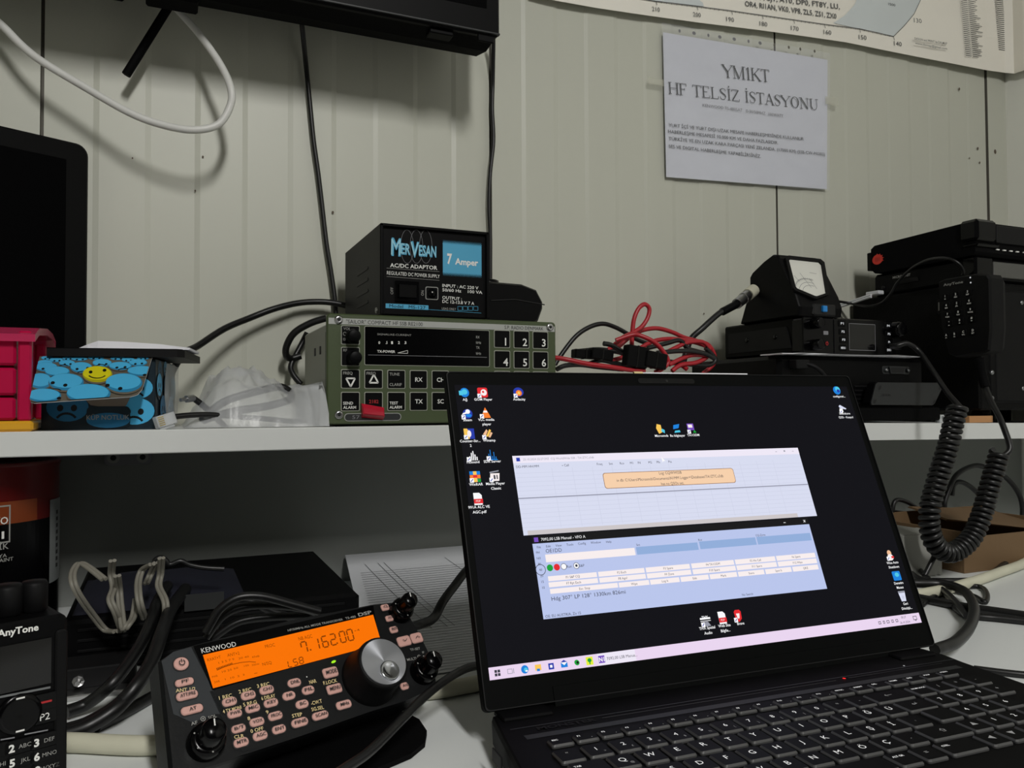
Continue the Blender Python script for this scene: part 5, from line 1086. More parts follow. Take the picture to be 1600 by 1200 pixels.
# tuning dial and the three double knobs
c = K_(1125, 396, .021); mb = MB(FK); mb.lathe(c[0], c[1], [(.0185, .0), (.0182, .004), (.0168, .006), (.0166, .018), (.0160, .0205), (.0150, .0212), (.0146, .0208)], 'black_soft', 40); mb.build('tuning_knob', t, 'large rubber-rimmed tuning knob')
tk = mb
mb = MB(FK); mb.lathe(c[0], c[1], [(.0147, .0206), (.0145, .0214), (.0003, .0214)], 'knob_face', 60, smooth=False); kc_ = FK @ V((c[0], c[1], .0214))
d = K_(1152, 438, .0214); mb.lathe(d[0], d[1], [(.0064, .0214), (.0061, .0224), (.0056, .0225), (.0040, .0219), (.0020, .0216), (.0004, .0215)], 'knob_dip', 24); o = mb.build('knob_face', t, 'brushed silver dial face with a finger dip')
ul = o.data.uv_layers.new(name='turned'); inv = FK.inverted(); w0 = WORLD[o.name]
for p in o.data.polygons:
    f0 = inv @ (p.center + w0); a0 = math.atan2(f0.y-c[1], f0.x-c[0])
    for li in p.loop_indices:
        q = inv @ (o.data.vertices[o.data.loops[li].vertex_index].co + w0); a = math.atan2(q.y-c[1], q.x-c[0])
        while a-a0 > math.pi: a -= 2*math.pi
        while a-a0 < -math.pi: a += 2*math.pi
        ul.data[li].uv = (a/6.2832+1, math.hypot(q.x-c[0], q.y-c[1])*40)
km = MATS['knob_face'].node_tree; tg = km.nodes.new('ShaderNodeTangent'); tg.direction_type = 'UV_MAP'; tg.uv_map = 'turned'
kb = km.nodes['Principled BSDF']; kb.inputs['Anisotropic'].default_value = .85; km.links.new(tg.outputs[0], kb.inputs['Tangent'])
for (x, y), (r0, r1) in (((296, 775), (.0098, .0066)), ((1196, 170), (.0080, .0056)), ((1302, 445), (.0088, .0062))):
    p = K_(x, y); mb = MB(FK); mb.lathe(p[0], p[1], [(r0, 0), (r0*.98, .006), (r0*.9, .0078), (r1+.0004, .0082)], 'black_gloss', 28)
    for k in range(5): a = math.radians(30+60*k); mb.ell(p[0]+r0*.8*math.cos(a), p[1]+r0*.8*math.sin(a), .0005, .0005, .0083, 'print_dim', 6)
    mb.build('outer_knob', t)
    mb = MB(FK); mb.lathe(p[0], p[1], [(r1, .0082), (r1*.97, .017), (r1*.85, .0188), (.0005, .0190)], 'black_gloss', 24); mb.seg(p[0], p[1]+r1*.2, p[0]+.0005, p[1]+r1*.75, .0007, .0193, 'print_white'); mb.build('inner_knob', t)
zp_ = DESK+.0006
bp_ = [pt(x, y, Z=DESK+.003) for x, y in ((632, 1112), (655, 1124), (667, 1142), (664, 1160), (642, 1178), (590, 1200), (520, 1226), (430, 1236), (350, 1205), (350, 1150), (450, 1112))]
mb = MB(); mb.prism([(p.x, p.y) for p in bp_][::-1], DESK+.0002, DESK+.0032, 'black_matte'); mb.build('base_plate', t)
mb = MB(FK); mb.box(-.028, .028, -.010, .020, -.045, -.0265, 'black_matte', .003); mb.build('tilt_bracket', t)
b0 = FK @ V((0, -.003, -.040)); mb = MB(); mb.box(b0.x-.03, b0.x+.03, b0.y-.012, b0.y+.004, DESK+.003, b0.z+.01, 'black_matte', .003); mb.build('stem', t)
mb = MB(); mb.tube([FK @ V((.082, .018, -.02)), pt(645, 979, Y=.60), pt(676, 967, Y=.62), pt(692, 940, Y=.63), pt(709, 917, Y=.64), pt(735, 886, Y=.655), pt(770, 868, Y=.68)], .0038, 'cable_black', 10); mb.build('control_cable', None, 'black cable rising from the orange-lit radio towards the laptop lid', 'cable')
mb = MB(); mb.tube([pt(470, 1245, Y=.40), pt(540, 1200, Y=.42), pt(580, 1172, Y=.435), pt(627, 1125, Y=.455), pt(664, 1088, Y=.475), pt(697, 1062, Y=.49), pt(725, 1046, Y=.505), pt(746, 1040, Y=.515), pt(790, 1032, Y=.535)], .0028, 'cable_black', 10); mb.build('microphone_cable', None, 'black cable slanting across in front of the orange-lit radio', 'cable')
for k, (l, lb) in enumerate((([(300, 262), (330, 210), (370, 150), (450, 100), (560, 95), (700, 130), (830, 165)], 'outermost arc of black cable coiled behind the orange-lit radio'), ([(300, 285), (380, 185), (480, 142), (620, 135), (760, 152), (820, 170)], 'middle arc of black cable coiled behind the orange-lit radio'), ([(330, 290), (430, 222), (520, 197), (650, 187), (780, 182)], 'innermost arc of black cable coiled behind the orange-lit radio'), ([(340, 240), (400, 130), (500, 115), (600, 160), (720, 200)], 'black cable crossing the coil behind the orange-lit radio'))):
    mb = MB(); mb.tube([pt(*z1(x, y), Y=.615+.012*k) for x, y in l], .0031, 'cable_black', 8); mb.build('coil_cable', None, lb, 'cable', 'black cables coiled behind the radio')

# ---------------------------------------------------------------- handheld radio
pr_ = pt(104, 1200, Y=.45); FHa = frame((pr_.x, pr_.y, DESK), 22); z8 = zm(0, 760, 2.7286)
def A_(x, y, o=0.): return uv(FHa, *z8(x, y), o)
t = thing('handheld_radio', (pr_.x-.03, .45, DESK), 'black handheld radio with a keypad standing at the lower left corner', 'radio')
top = A_(285, 540)[1]; HW = .062
mb = MB(FHa); mb.rplate(-HW/2, top/2, HW, top, .004, -.034, 0, 'black', .0015); mb.rplate(-.003, top*.5, .0055, top*.86, .002, -.02, .0014, 'black_soft', .0008)
ltext(mb, FHa, z8(-12, 628), z8(165, 598), 'AnyTone', 11, 'print_white', .0012, .03)
a, b = A_(-100, 915), A_(222, 852); mb.seg(a[0], a[1], b[0]-.001, b[1], .0010, .0010, 'alu')
for p0, p1 in (((0, 1078), (60, 1068)), ((102, 1055), (202, 1036))): mb.seg(*A_(*p0), *A_(*p1), .0006, .0010, 'ink_grey')
mb.build('body', t)
a, b = A_(-110, 700), A_(216, 850); mb = MB(FHa); mb.rect(a[0], b[0], b[1]+.0015, A_(205, 645)[1], .0006, 'glass_dark'); mb.build('display', t)
for s_, w_, x, y in (('P2', '', 188, 977), ('2', 'ABC', 80, 1105), ('3', 'DEF', 185, 1080), ('5', 'JKL', 82, 1166), ('6', 'MNO', 186, 1140), ('8', 'TUV', 84, 1222), ('9', 'WXYZ', 188, 1196), ('1', '', -28, 1128), ('4', 'GHI', -26, 1188)):
    p = A_(x, y); mb = MB(FHa); mb.rplate(p[0], p[1], .0128, .0072, .002, -.0005, .0012, 'black_gloss', .0004)
    if s_ == 'P2': mb.txt('P2', p[0], p[1], .0034, .0014, 'print_white', 'c')
    else: mb.txt(s_, p[0]-.0032, p[1], .0036, .0014, 'print_white', 'c', .04); mb.txt(w_, p[0]+.0022, p[1], .0020, .0014, 'print_dim', 'c') if w_ else None
    mb.build('key', t)
p = A_(188, 916); mb = MB(FHa); mb.rplate(p[0], p[1], .0128, .0085, .002, -.0005, .0012, 'black_gloss', .0004); mb.rect(p[0]-.003, p[0]+.003, p[1]-.0005, p[1]+.0005, .0014, 'print_red'); mb.build('end_key', t, 'key with a red mark')
p = A_(82, 968); mb = MB(FHa); mb.lathe(p[0], p[1], [(.0096, 0), (.0094, .0014), (.0072, .0017), (.0005, .0012)], 'black_gloss', 24); mb.rect(p[0]-.0018, p[0]+.0018, p[1]+.0072, p[1]+.0080, .0019, 'print_white'); mb.rect(p[0]-.0018, p[0]+.0018, p[1]-.0080, p[1]-.0072, .0019, 'print_white'); mb.build('navigation_pad', t)
for x, w in ((60, .0068), (178, .0060)):
    p = A_(x, 540); q = FHa @ V((p[0]+.001, top, -.016)); mb = MB(); mb.lathe(q.x, q.y, [(w*.8, q.z), (w, q.z+.0015), (w, q.z+.0135), (w*.86, q.z+.0150), (.0005, q.z+.0152)], 'black_soft', 20); mb.build('knob', t)
q = FHa @ V((-.045, top, -.016)); mb = MB(); mb.lathe(q.x, q.y, [(.0075, q.z-.001), (.0075, q.z+.0020)], 'cyan_print', 20); mb.lathe(q.x, q.y, [(.0068, q.z+.002), (.0065, q.z+.016), (.0045, q.z+.045), (.0040, q.z+.07)], 'black_matte', 16); mb.build('antenna', t)

# ================================================================== right side of the desk
t = thing('white_carton', (.83, .70, DESK), 'small plain white carton, coloured as if shaded, on the desk behind the coiled cord', 'box')
a = pt(1408, 905, Z=DESK); b = pt(1491, 905, Z=DESK); mb = MB(); hz = pt(1410, 836, Y=a.y).z; mb.box(a.x, a.x+.064, a.y-.004, a.y+.07, DESK+.0002, hz, 'carton_shaded', .0008); mb.build('carton', t)
mb = MB(); mb.box(a.x+.001, a.x+.063, a.y-.0044, a.y+.03, hz, hz+.0008, 'carton_shaded', .0002); mb.build('lid_flap', t)
t = thing('cardboard_box', (.97, .72, DESK), 'open brown cardboard box at the right edge under the shelf', 'box')
x0, x1, y0, y1 = .885, 1.09, .672, .80
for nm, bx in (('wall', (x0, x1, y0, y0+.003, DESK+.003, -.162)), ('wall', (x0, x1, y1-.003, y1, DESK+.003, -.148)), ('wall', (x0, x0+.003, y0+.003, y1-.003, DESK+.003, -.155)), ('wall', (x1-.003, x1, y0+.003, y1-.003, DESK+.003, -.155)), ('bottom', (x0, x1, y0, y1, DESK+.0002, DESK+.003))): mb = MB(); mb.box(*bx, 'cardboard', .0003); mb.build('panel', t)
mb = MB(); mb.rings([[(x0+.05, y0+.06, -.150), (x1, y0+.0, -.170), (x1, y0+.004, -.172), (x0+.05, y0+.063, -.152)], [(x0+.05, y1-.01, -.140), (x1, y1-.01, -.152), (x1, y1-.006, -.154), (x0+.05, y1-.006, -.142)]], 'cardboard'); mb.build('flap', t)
zr7 = zm(1330, 600, 2.607)
def rc(l, r, label, Y=None, Z=None, name='desk_cable'):
    mb = MB(); pp = []
    for i, q in enumerate(l):
        p = pt(*zr7(q[0], q[1]), Y=q[2]) if len(q) > 2 else (pt(*zr7(*q), Y=Y) if Y else pt(*zr7(*q), Z=Z))
        p.z = max(p.z, DESK+r); p.y = min(p.y, .94); pp.append(p)
    mb.tube(pp, r, 'cable_black', 8, 8); mb.build(name, None, label, 'cable', 'black cables behind the laptop')
rc([(620, 600), (690, 560), (692, 470), (640, 390), (560, 345), (500, 333), (430, 370), (395, 440), (380, 500), (400, 570), (450, 602)], .0040, 'large round loop of black cable behind the coiled cord', Y=.88)
rc([(410, 455), (418, 410), (450, 400), (500, 430), (560, 500), (625, 595)], .0040, 'inner loop of black cable behind the coiled cord', Y=.895)
rc([(180, 560), (168, 520), (182, 474), (230, 482), (290, 520), (350, 560)], .0030, 'small black cable loop peeking out beside the laptop lid', Y=.80)
rc([(170, 516), (230, 524), (300, 535)], .0014, 'thin straight black wire above the white carton', Y=.81); rc([(172, 535), (240, 575), (310, 592), (400, 580), (480, 500)], .0014, 'thin sagging black wire above the white carton', Y=.81)
rc([(340, 1082), (370, 1073), (430, 1048), (485, 985), (500, 910), (462, 845), (380, 816), (270, 812), (200, 812)], .0048, 'thick black cable curving out from the laptop rear corner', Z=DESK+.012)
rc([(260, 868), (340, 884), (450, 906), (560, 922), (720, 945), (860, 965), (1000, 985)], .0042, 'upper straight black cable running right across the desk', Z=DESK+.0045); rc([(380, 850), (440, 925), (500, 945), (600, 955), (720, 968), (860, 985), (1000, 1000)], .0034, 'lower black cable running right across the desk', Z=DESK+.0035)
rc([(430, 846), (500, 864), (546, 888), (552, 850), (520, 825), (440, 830), (360, 850), (290, 900)], .0026, 'thin hooked black cable right of the laptop lid', Z=DESK+.003)
rc([(220, 735), (270, 790), (370, 802), (540, 790), (640, 722), (720, 690), (820, 668), (900, 655)], .0034, 'black cable passing in front of the cardboard box', Z=DESK+.006); rc([(200, 640), (240, 700), (300, 780), (400, 860), (470, 945)], .0030, 'black cable slanting down past the white carton', Z=DESK+.008)
rc([(350, 680), (325, 730), (300, 780)], .0030, 'short black cable end in front of the white carton', Y=.655)
rc([(500, 1160), (600, 1173), (720, 1186), (900, 1200), (1100, 1200), (1300, 1180)], .0026, 'black cable leaving the frame beside the keyboard', Z=DESK+.0026)

# ================================================================== laptop
LY = -2.67
FLd = frame((.1746, .4443, -.1812), LY, 21.9)              # lid: u along the hinge, v up the lid
LWD, LHT = .3563, .2215
_u = V((math.cos(math.radians(LY)), math.sin(math.radians(LY)), 0)); _b = V((-_u.y, _u.x, 0))
FD = mat4((.1755, .4441, -.183), _u, _b, V((0, 0, 1)))      # deck: v away from the user
t = thing('laptop', (.34, .38, DESK), 'open black laptop with two program windows on its lit screen', 'laptop')
mb = MB(FD); zb0 = DESK+.183+.0018
deck = [(.003, -.001), (-.0015, -.03), (-.007, -.07), (-.009, -.10), (-.009, -.245), (-.004, -.250), (.340, -.250), (.345, -.245), (.3455, -.10), (.3475, -.03), (.3495, -.012), (.347, .004), (.30, .006), (.02, .006)]
cx, cy = .17, -.12
mb.rings([[(cx+(x-cx)*k, cy+(y-cy)*k, z) for x, y in deck][::-1] for k, z in ((.985, zb0), (.997, zb0+.004), (1, -.0035), (.996, -.0005), (.99, 0))], 'deck')
mb.rect(.006, .345, -.0245, -.0235, .0002, 'tab_dark'); mb.rect(.062, .235, -.0283, -.0278, .0002, 'key_rim'); mb.rect(.252, .330, -.0275, -.0270, .0002, 'tab_dark')
mb.rect(.010, .335, -.0400, -.0345, .0002, 'charcoal'); mb.rect(.246, .272, -.0285, -.0265, .0003, 'black_deep')
mb.fit('MONSTER', .0205, .0575, -.0310, -.0265, .0004, 'case_grey', .03)
for y in (-.03, -.055): mb.box(-.0050-.002, -.004-.002, y-.014, y, -.0125, -.0055, 'black_deep')
mb.build('base', t)
mb = MB(FD); mb.ell(.2424, -.0274, .0011, .0011, .0005, 'led_red', 12); mb.build('power_light', t, 'tiny red light'); mb = MB(FD); mb.ell(.300, -.0225, .0007, .0007, .0005, 'led_white', 10); mb.build('status_light', t)
for x0, x1 in ((.006, .038), (.308, .341)): mb = MB(FD); mb.box(x0, x1, -.013, .004, -.002, .0018, 'deck', .001); mb.build('hinge', t)
for x in (.02, .32):
    for y in (-.02, -.235): mb = MB(FD); mb.box(x-.008, x+.008, y-.004, y+.004, DESK+.183, zb0+.0005, 'black_matte', .0005); mb.build('foot', t)
# keys
z7 = zm(1060, 980, 1/.3375)
def L7(x, y): return uv(FD, *z7(x, y))
def lkey(a, d, w, h, cap='', al='c', small=''):
    d2 = d-.016*(a-.110); mb = MB(FD @ Matrix.Translation((a, -d2, 0)) @ Matrix.Rotation(math.radians(.55), 4, 'Z'))
    mb.rings([[(x, y, z) for x, y in rrect(w-i, h-i, .0016, 3)] for i, z in ((0, .0001), (0, .0010), (.0014, .0021))], 'key_rim', cap1=False); mb.poly(rrect(w-.0014, h-.0014, .0012, 3), .0021, 'keycap')
    if len(cap) == 1:
        if cap.isalpha(): mb.txt(cap, -.0005, .0008, .0042, .0023, 'legend', 'c')
        else: mb.txt(cap, -.0005, .0006, .0036, .0023, 'legend_dim' if not cap.isdigit() else 'legend', 'c')
    elif cap: mb.txt(cap, -w/2+.0022, h*.16, .0016, .0023, 'legend', 'l', .02)
    if small: mb.txt(small, w/2-.0040, -h*.22, .0018, .0023, 'legend_dim', 'c')
    mb.build('key', t)
for i, c in enumerate(['ESC', 'F1', 'F2', 'F3', 'F4', 'F5', 'F6', 'F7', 'F8', 'F9', 'F10', 'F11', 'F12', 'PRTSC', 'INSERT', 'DEL', 'HOME', 'END', 'PGUP', 'PGDN']): lkey(.0245+.0151*i, .0508, .0136, .0088, c, small='•' if 0 < i < 13 else '')
K16 = .0164
for i, (c, s_) in enumerate(zip('"1234567890*-', "<>£#$½{}[]\\|_")): lkey(.0215+K16*i if i else .0215, .0678, .0143, .0146, c, small=s_ if 0 < i < 11 else '')
lkey(.2418, .0678, .0300, .0146, '⟵'); lkey(.2680, .0678, .0143, .0146, 'NUM LOCK')
for i, c in enumerate('/*-'): lkey(.2844+K16*i, .0678, .0143, .0146, c)
lkey(.0255, .0848, .0205, .0146, 'TAB')
for i, c in enumerate('QWERTYUIOPĞÜ'): lkey(.0445+K16*i, .0848, .0143, .0146, c, small='@' if c == 'Q' else '')
lkey(.2450, .0848, .0225, .0146, '↵')
for i, c in enumerate('789+'): lkey(.2665+K16*i, .0848, .0143, .0146, c)
lkey(.0265, .1026, .0240, .0146, 'CAPS')
for i, c in enumerate('ASDFGHJKLŞİ,'): lkey(.0472+K16*i-.0003*i, .1026, .0143, .0146, c)
lkey(.2475, .1012, .0180, .0160)
for i, c in enumerate('456'): lkey(.2665+K16*i, .1026, .0143, .0146, c)
lkey(.0205, .1196, .0165, .0146, 'SHIFT')
for i, c in enumerate('<ZXCVBNMÖÇ.'): lkey(.0384+K16*i, .1196, .0143, .0146, c)
lkey(.2275, .1196, .0300, .0146, '⇧'); lkey(.2510, .1196, .0143, .0146, '▲')
for i, c in enumerate('123'): lkey(.2675+K16*i, .1196, .0143, .0146, c)
lkey(.0265, .1368, .0190, .0146, 'CTRL'); lkey(.0650, .1368, .0143, .0146, 'ALT'); lkey(.1230, .1368, .0920, .0146); lkey(.1785, .1368, .0143, .0146, 'ALT GR'); lkey(.1955, .1368, .0143, .0146, '=')
lkey(.2190, .1368, .0260, .0146, 'CTRL')
for i, c in enumerate('◄▼►'): lkey(.2430+K16*i, .1368, .0143, .0146, c)
lkey(.2930, .1368, .0143, .0146, '0'); lkey(.3094, .1368, .0143, .0146, '.')
mb = MB(FD); mb.rplate(.14, -.198, .105, .066, .003, .0001, .0004, 'black_gloss'); mb.build('touchpad', t)
# lid
mb = MB(FLd); mb.rplate(LWD/2, LHT/2, LWD, LHT, .0035, -.0062, 0, 'lid_black', .0006, 4); mb.build('lid', t); 
lid = bpy.data.objects[[o.name for o in t.children if o.name.startswith('lid')][0]]
mb = MB(FLd); mb.rings([[(x, y, z) for x, y in rrect(LWD-i, LHT-i, .003, 4, LWD/2, LHT/2)] for i, z in ((.0008, -.0004), (.0010, .0007), (.0022, .0007))], 'case_grey', cap0=False, cap1=False); mb.build('rubber_rim', lid)
def L_(x, y, o=0.): return uv(FLd, *(x, y), o)
D4 = [L_(*p) for p in ((708.3, 603.3), (1320.5, 603), (1440.4, 971), (767, 1065))]
DX0, DX1 = (D4[0][0]+D4[3][0])/2, (D4[1][0]+D4[2][0])/2; DY0, DY1 = (D4[2][1]+D4[3][1])/2, (D4[0][1]+D4[1][1])/2
mb = MB(FLd); mb.rect(DX0, DX1, DY0, DY1, .0003, 's_bg'); disp = mb.build('display', t, 'lit screen with a dark desktop')
mb = MB(FLd)
for x0, x1 in ((983, 1003), (1010, 1033)): pass
a = L_(1040, 590); mb.rplate(a[0], LHT-.0065, .05, .0042, .002, .0001, .0004, 'black_gloss'); mb.ell(a[0], LHT-.0065, .0011, .0011, .0006, 'glass_dark', 14); mb.build('webcam', lid)
mb = MB(FLd); mb.box(.045, LWD-.045, -.003, .0095, .0001, .0006, 'lid_black', .0002); mb.build('chin_strip', lid)
def lt(mb, s_, x, y, h, m, z, al='c', bold=0., sx=1.): p = L_(x, y); mb.txt(s_, p[0], p[1], h, z, m, al, bold, sx)
Z5 = zm(780, 680, 2.963); Z4 = zm(690, 580, 3.902); Z6 = zm(740, 920, 2.1622); Z7 = zm(1330, 600, 2.607)
# program window: the log
a, b, c, d = [L_(*Z5(*p)) for p in ((57, 100), (1380, 57), (1468, 372), (115, 468))]
x0, x1, y0, y1 = (a[0]+d[0])/2, (b[0]+c[0])/2, (c[1]+d[1])/2, (a[1]+b[1])/2
mb = MB(FLd); mb.rect(x0, x1, y0, y1, .0005, 's_win'); mb.rect(x0, x1, y1-.0052, y1, .0006, 's_title')
p = L_(*Z5(78, 118)); mb.rect(x0+.0025, x0+.0052, y1-.0040, y1-.0014, .0007, 's_navy'); mb.txt('25.10.2024 22:27:29Z  CQ WorldWide SSB - TA1ZTC.s3db', x0+.0075, y1-.0027, .0016, .0007, 's_soft', 'l')
for s_, x, y in (('DD-MM HH:MM', 130, 149), ('▴ Call', 305, 143), ('Freq', 463, 137), ('Snt', 515, 134), ('Rcv', 567, 133), ('M1', 611, 131), ('IN', 646, 130), ('M2', 697, 128), ('Pfx', 735, 127), ('Pts', 789, 125)): q = L_(*Z5(x, y)); mb.txt(s_, q[0], y1-.0078, .0018, .0007, 's_ink', 'c')
for k in range(1, 14): mb.rect(x0, x1, y1-.0095-.0031*k, y1-.0095-.0031*k+.00025, .0006, 's_grid')
for k in range(1, 14): mb.rect(x0+.012+.0155*k, x0+.0123+.0155*k, y0+.004, y1-.0095, .0006, 's_grid')
q = L_(*Z5(750, 262)); mb.rect(x0, x1, q[1]-.0004, q[1]+.0004, .0007, 's_line')
mb.rect(x0+.003, x1-.018, y0, y0+.0030, .0007, 's_scroll')
for k in range(3): mb.rect(x1-.0225+.008*k, x1-.0210+.008*k, y1-.0030, y1-.0026 if k != 1 else y1-.0018, .0007, 's_soft')
p0, p1 = L_(*Z5(484, 212)), L_(*Z5(1085, 188)); cxm, cym = (p0[0]+p1[0])/2, (p0[1]+p1[1])/2; wm = p1[0]-p0[0]; hm = abs(L_(*Z5(485, 178))[1]-L_(*Z5(495, 246))[1])
mb.rplate(cxm, cym, wm+.0008, hm+.0008, .002, .0007, .00075, 's_tipline'); mb.rplate(cxm, cym, wm, hm, .0018, .00076, .0008, 's_tip')
for s_, dy in (('Log: CQWWSSB', .0040), ('in db: C:\\Users\\Microsmds\\Documents\\N1MM Logger+\\Databases\\TA1ZTC.s3db', 0), ('has no QSOs yet.', -.0040)): mb.txt(s_, cxm, cym+dy, .0022, .0009, 's_ink', 'c', 0, .9)
mb.build('program_window', disp, 'pale log window with a peach notice box')
# program window: the entry form
a, b, c, d = [L_(*Z5(*p)) for p in ((147, 472), (1424, 380), (1515, 708), (205, 857))]
x0, x1, y0, y1 = (a[0]+d[0])/2, (b[0]+c[0])/2, (c[1]+d[1])/2, (a[1]+b[1])/2
mb = MB(FLd); mb.rect(x0, x1, y0, y1-.0050, .0005, 's_blue'); mb.rect(x0, x1, y1-.0050, y1, .0006, 's_dark'); mb.rect(x0+.0015, x0+.0045, y1-.0040, y1-.0010, .0007, 's_purple'); mb.txt('7092,00 LSB Manual - VFO A', x0+.0065, y1-.0025, .0020, .0007, 's_white', 'l')
mb.rect(x1-.0230, x1-.0212, y1-.0028, y1-.0024, .0007, 's_white'); mb.seg(x1-.0046, y1-.0034, x1-.0028, y1-.0016, .0004, .0007, 's_white'); mb.seg(x1-.0046, y1-.0016, x1-.0028, y1-.0034, .0004, .0007, 's_white')
for s_, x, y in (('File', 182, 519), ('Edit', 226, 515), ('View', 273, 511), ('Tools', 325, 507), ('Config', 381, 502), ('Window', 445, 497), ('Help', 505, 494), ('PH', 177, 544), ('160', 181, 570), ('80', 185, 597), ('40', 190, 624), ('20', 195, 652), ('15', 199, 679), ('10', 203, 706), ('Snt', 641, 508), ('Rcv', 928, 485), ('CQ-Zone', 1207, 463), ('No Search', 1147, 737)): lt(mb, s_, *Z5(x, y), .0016, 's_ink', .0007)
p = L_(*Z5(190, 624)); mb.arc(p[0], p[1], .0034, .0034, 0, 360, .0004, .0007, 's_ink', 18)
lt(mb, 'OE1DD', *Z5(213, 537), .0026, 's_ink', .0008, 'l')
def zrect(mb, l, r, yl, yr, h, m, z):
    p, q = L_(*Z5(l, yl)), L_(*Z5(r, yr)); hh = abs(L_(*Z5(l, yl-h/2))[1]-L_(*Z5(l, yl+h/2))[1]); ym = (p[1]+q[1])/2; mb.rect(p[0], q[0], ym-hh/2, ym+hh/2, z, m); return (p[0]+q[0])/2, ym
zrect(mb, 213, 627, 571, 540, 36, 's_button', .0007)
for l, r, a_, b_ in ((634, 918, 538, 513), (926, 1186, 512, 490), (1192, 1440, 490, 470)): zrect(mb, l, r, a_, b_, 36, 's_field', .0007)
for x, y, m in ((233, 615, 's_green'), (265, 612, 's_red')): p = L_(*Z5(x, y)); mb.ell(p[0], p[1], .0022, .0022, .0007, m, 16)
for x, y in ((297, 609), (355, 605)): p = L_(*Z5(x, y)); mb.arc(p[0], p[1], .0020, .0020, 0, 360, .0003, .0008, 's_ink', 14); mb.ell(p[0], p[1], .0018, .0018, .0007, 's_white', 14)
p = L_(*Z5(355, 605)); mb.ell(p[0], p[1], .0009, .0009, .0009, 's_ink', 10); lt(mb, 'Run', *Z5(322, 608), .0018, 's_ink', .0007); lt(mb, 'S&P', *Z5(380, 604), .0018, 's_ink', .0007)
r1_, r2_ = [(225, 450), (457, 670), (677, 880), (888, 1084), (1090, 1275), (1281, 1460)], ['F1 S&P CQ', 'F2 Exch', 'F3 Spare', 'F4 TA1ODM', 'F5 His Call', 'F6 Spare']
for (l, r), s_ in zip(r1_, r2_): yl, yr = 666-(l-225)*.0895, 666-(r-225)*.0895; m_ = zrect(mb, l, r, yl, yr, 23, 's_button', .0007); mb.txt(s_, *m_, .0016, .0008, 's_ink', 'c')
for (l, r), s_ in zip([(228, 455), (462, 676), (682, 886), (894, 1092), (1097, 1282), (1288, 1467)], ['F7 Rpt Exch', 'F8 Agn?', 'F9 Zone', 'F10 Spare', 'F11 Spare', 'F12 Wipe']): yl, yr = 694-(l-228)*.0905, 694-(r-228)*.0905; m_ = zrect(mb, l, r, yl, yr, 23, 's_button', .0007); mb.txt(s_, *m_, .0016, .0008, 's_ink', 'c')
for (l, r), s_ in zip([(234, 547), (552, 692), (697, 832), (838, 967), (973, 1098), (1104, 1224), (1230, 1350), (1356, 1474)], ['Esc: Stop', 'Wipe', 'Log It', 'Edit', 'Mark', 'Store', 'Spot It', 'QRZ']): yl, yr = 724-(l-234)*.0915, 724-(r-234)*.0915; m_ = zrect(mb, l, r, yl, yr, 23, 's_button', .0007); mb.txt(s_, *m_, .0016, .0008, 's_ink', 'c')
lt(mb, 'Hdg 307° LP 128° 1330km 826mi', *Z5(240, 758), .0026, 's_ink', .0007, 'l', 0, 1.12); lt(mb, 'OE: EU AUSTRIA, Zn 15', *Z5(212, 840), .0018, 's_ink', .0007, 'l')
mb.build('program_window', disp, 'light blue entry window with rows of buttons')
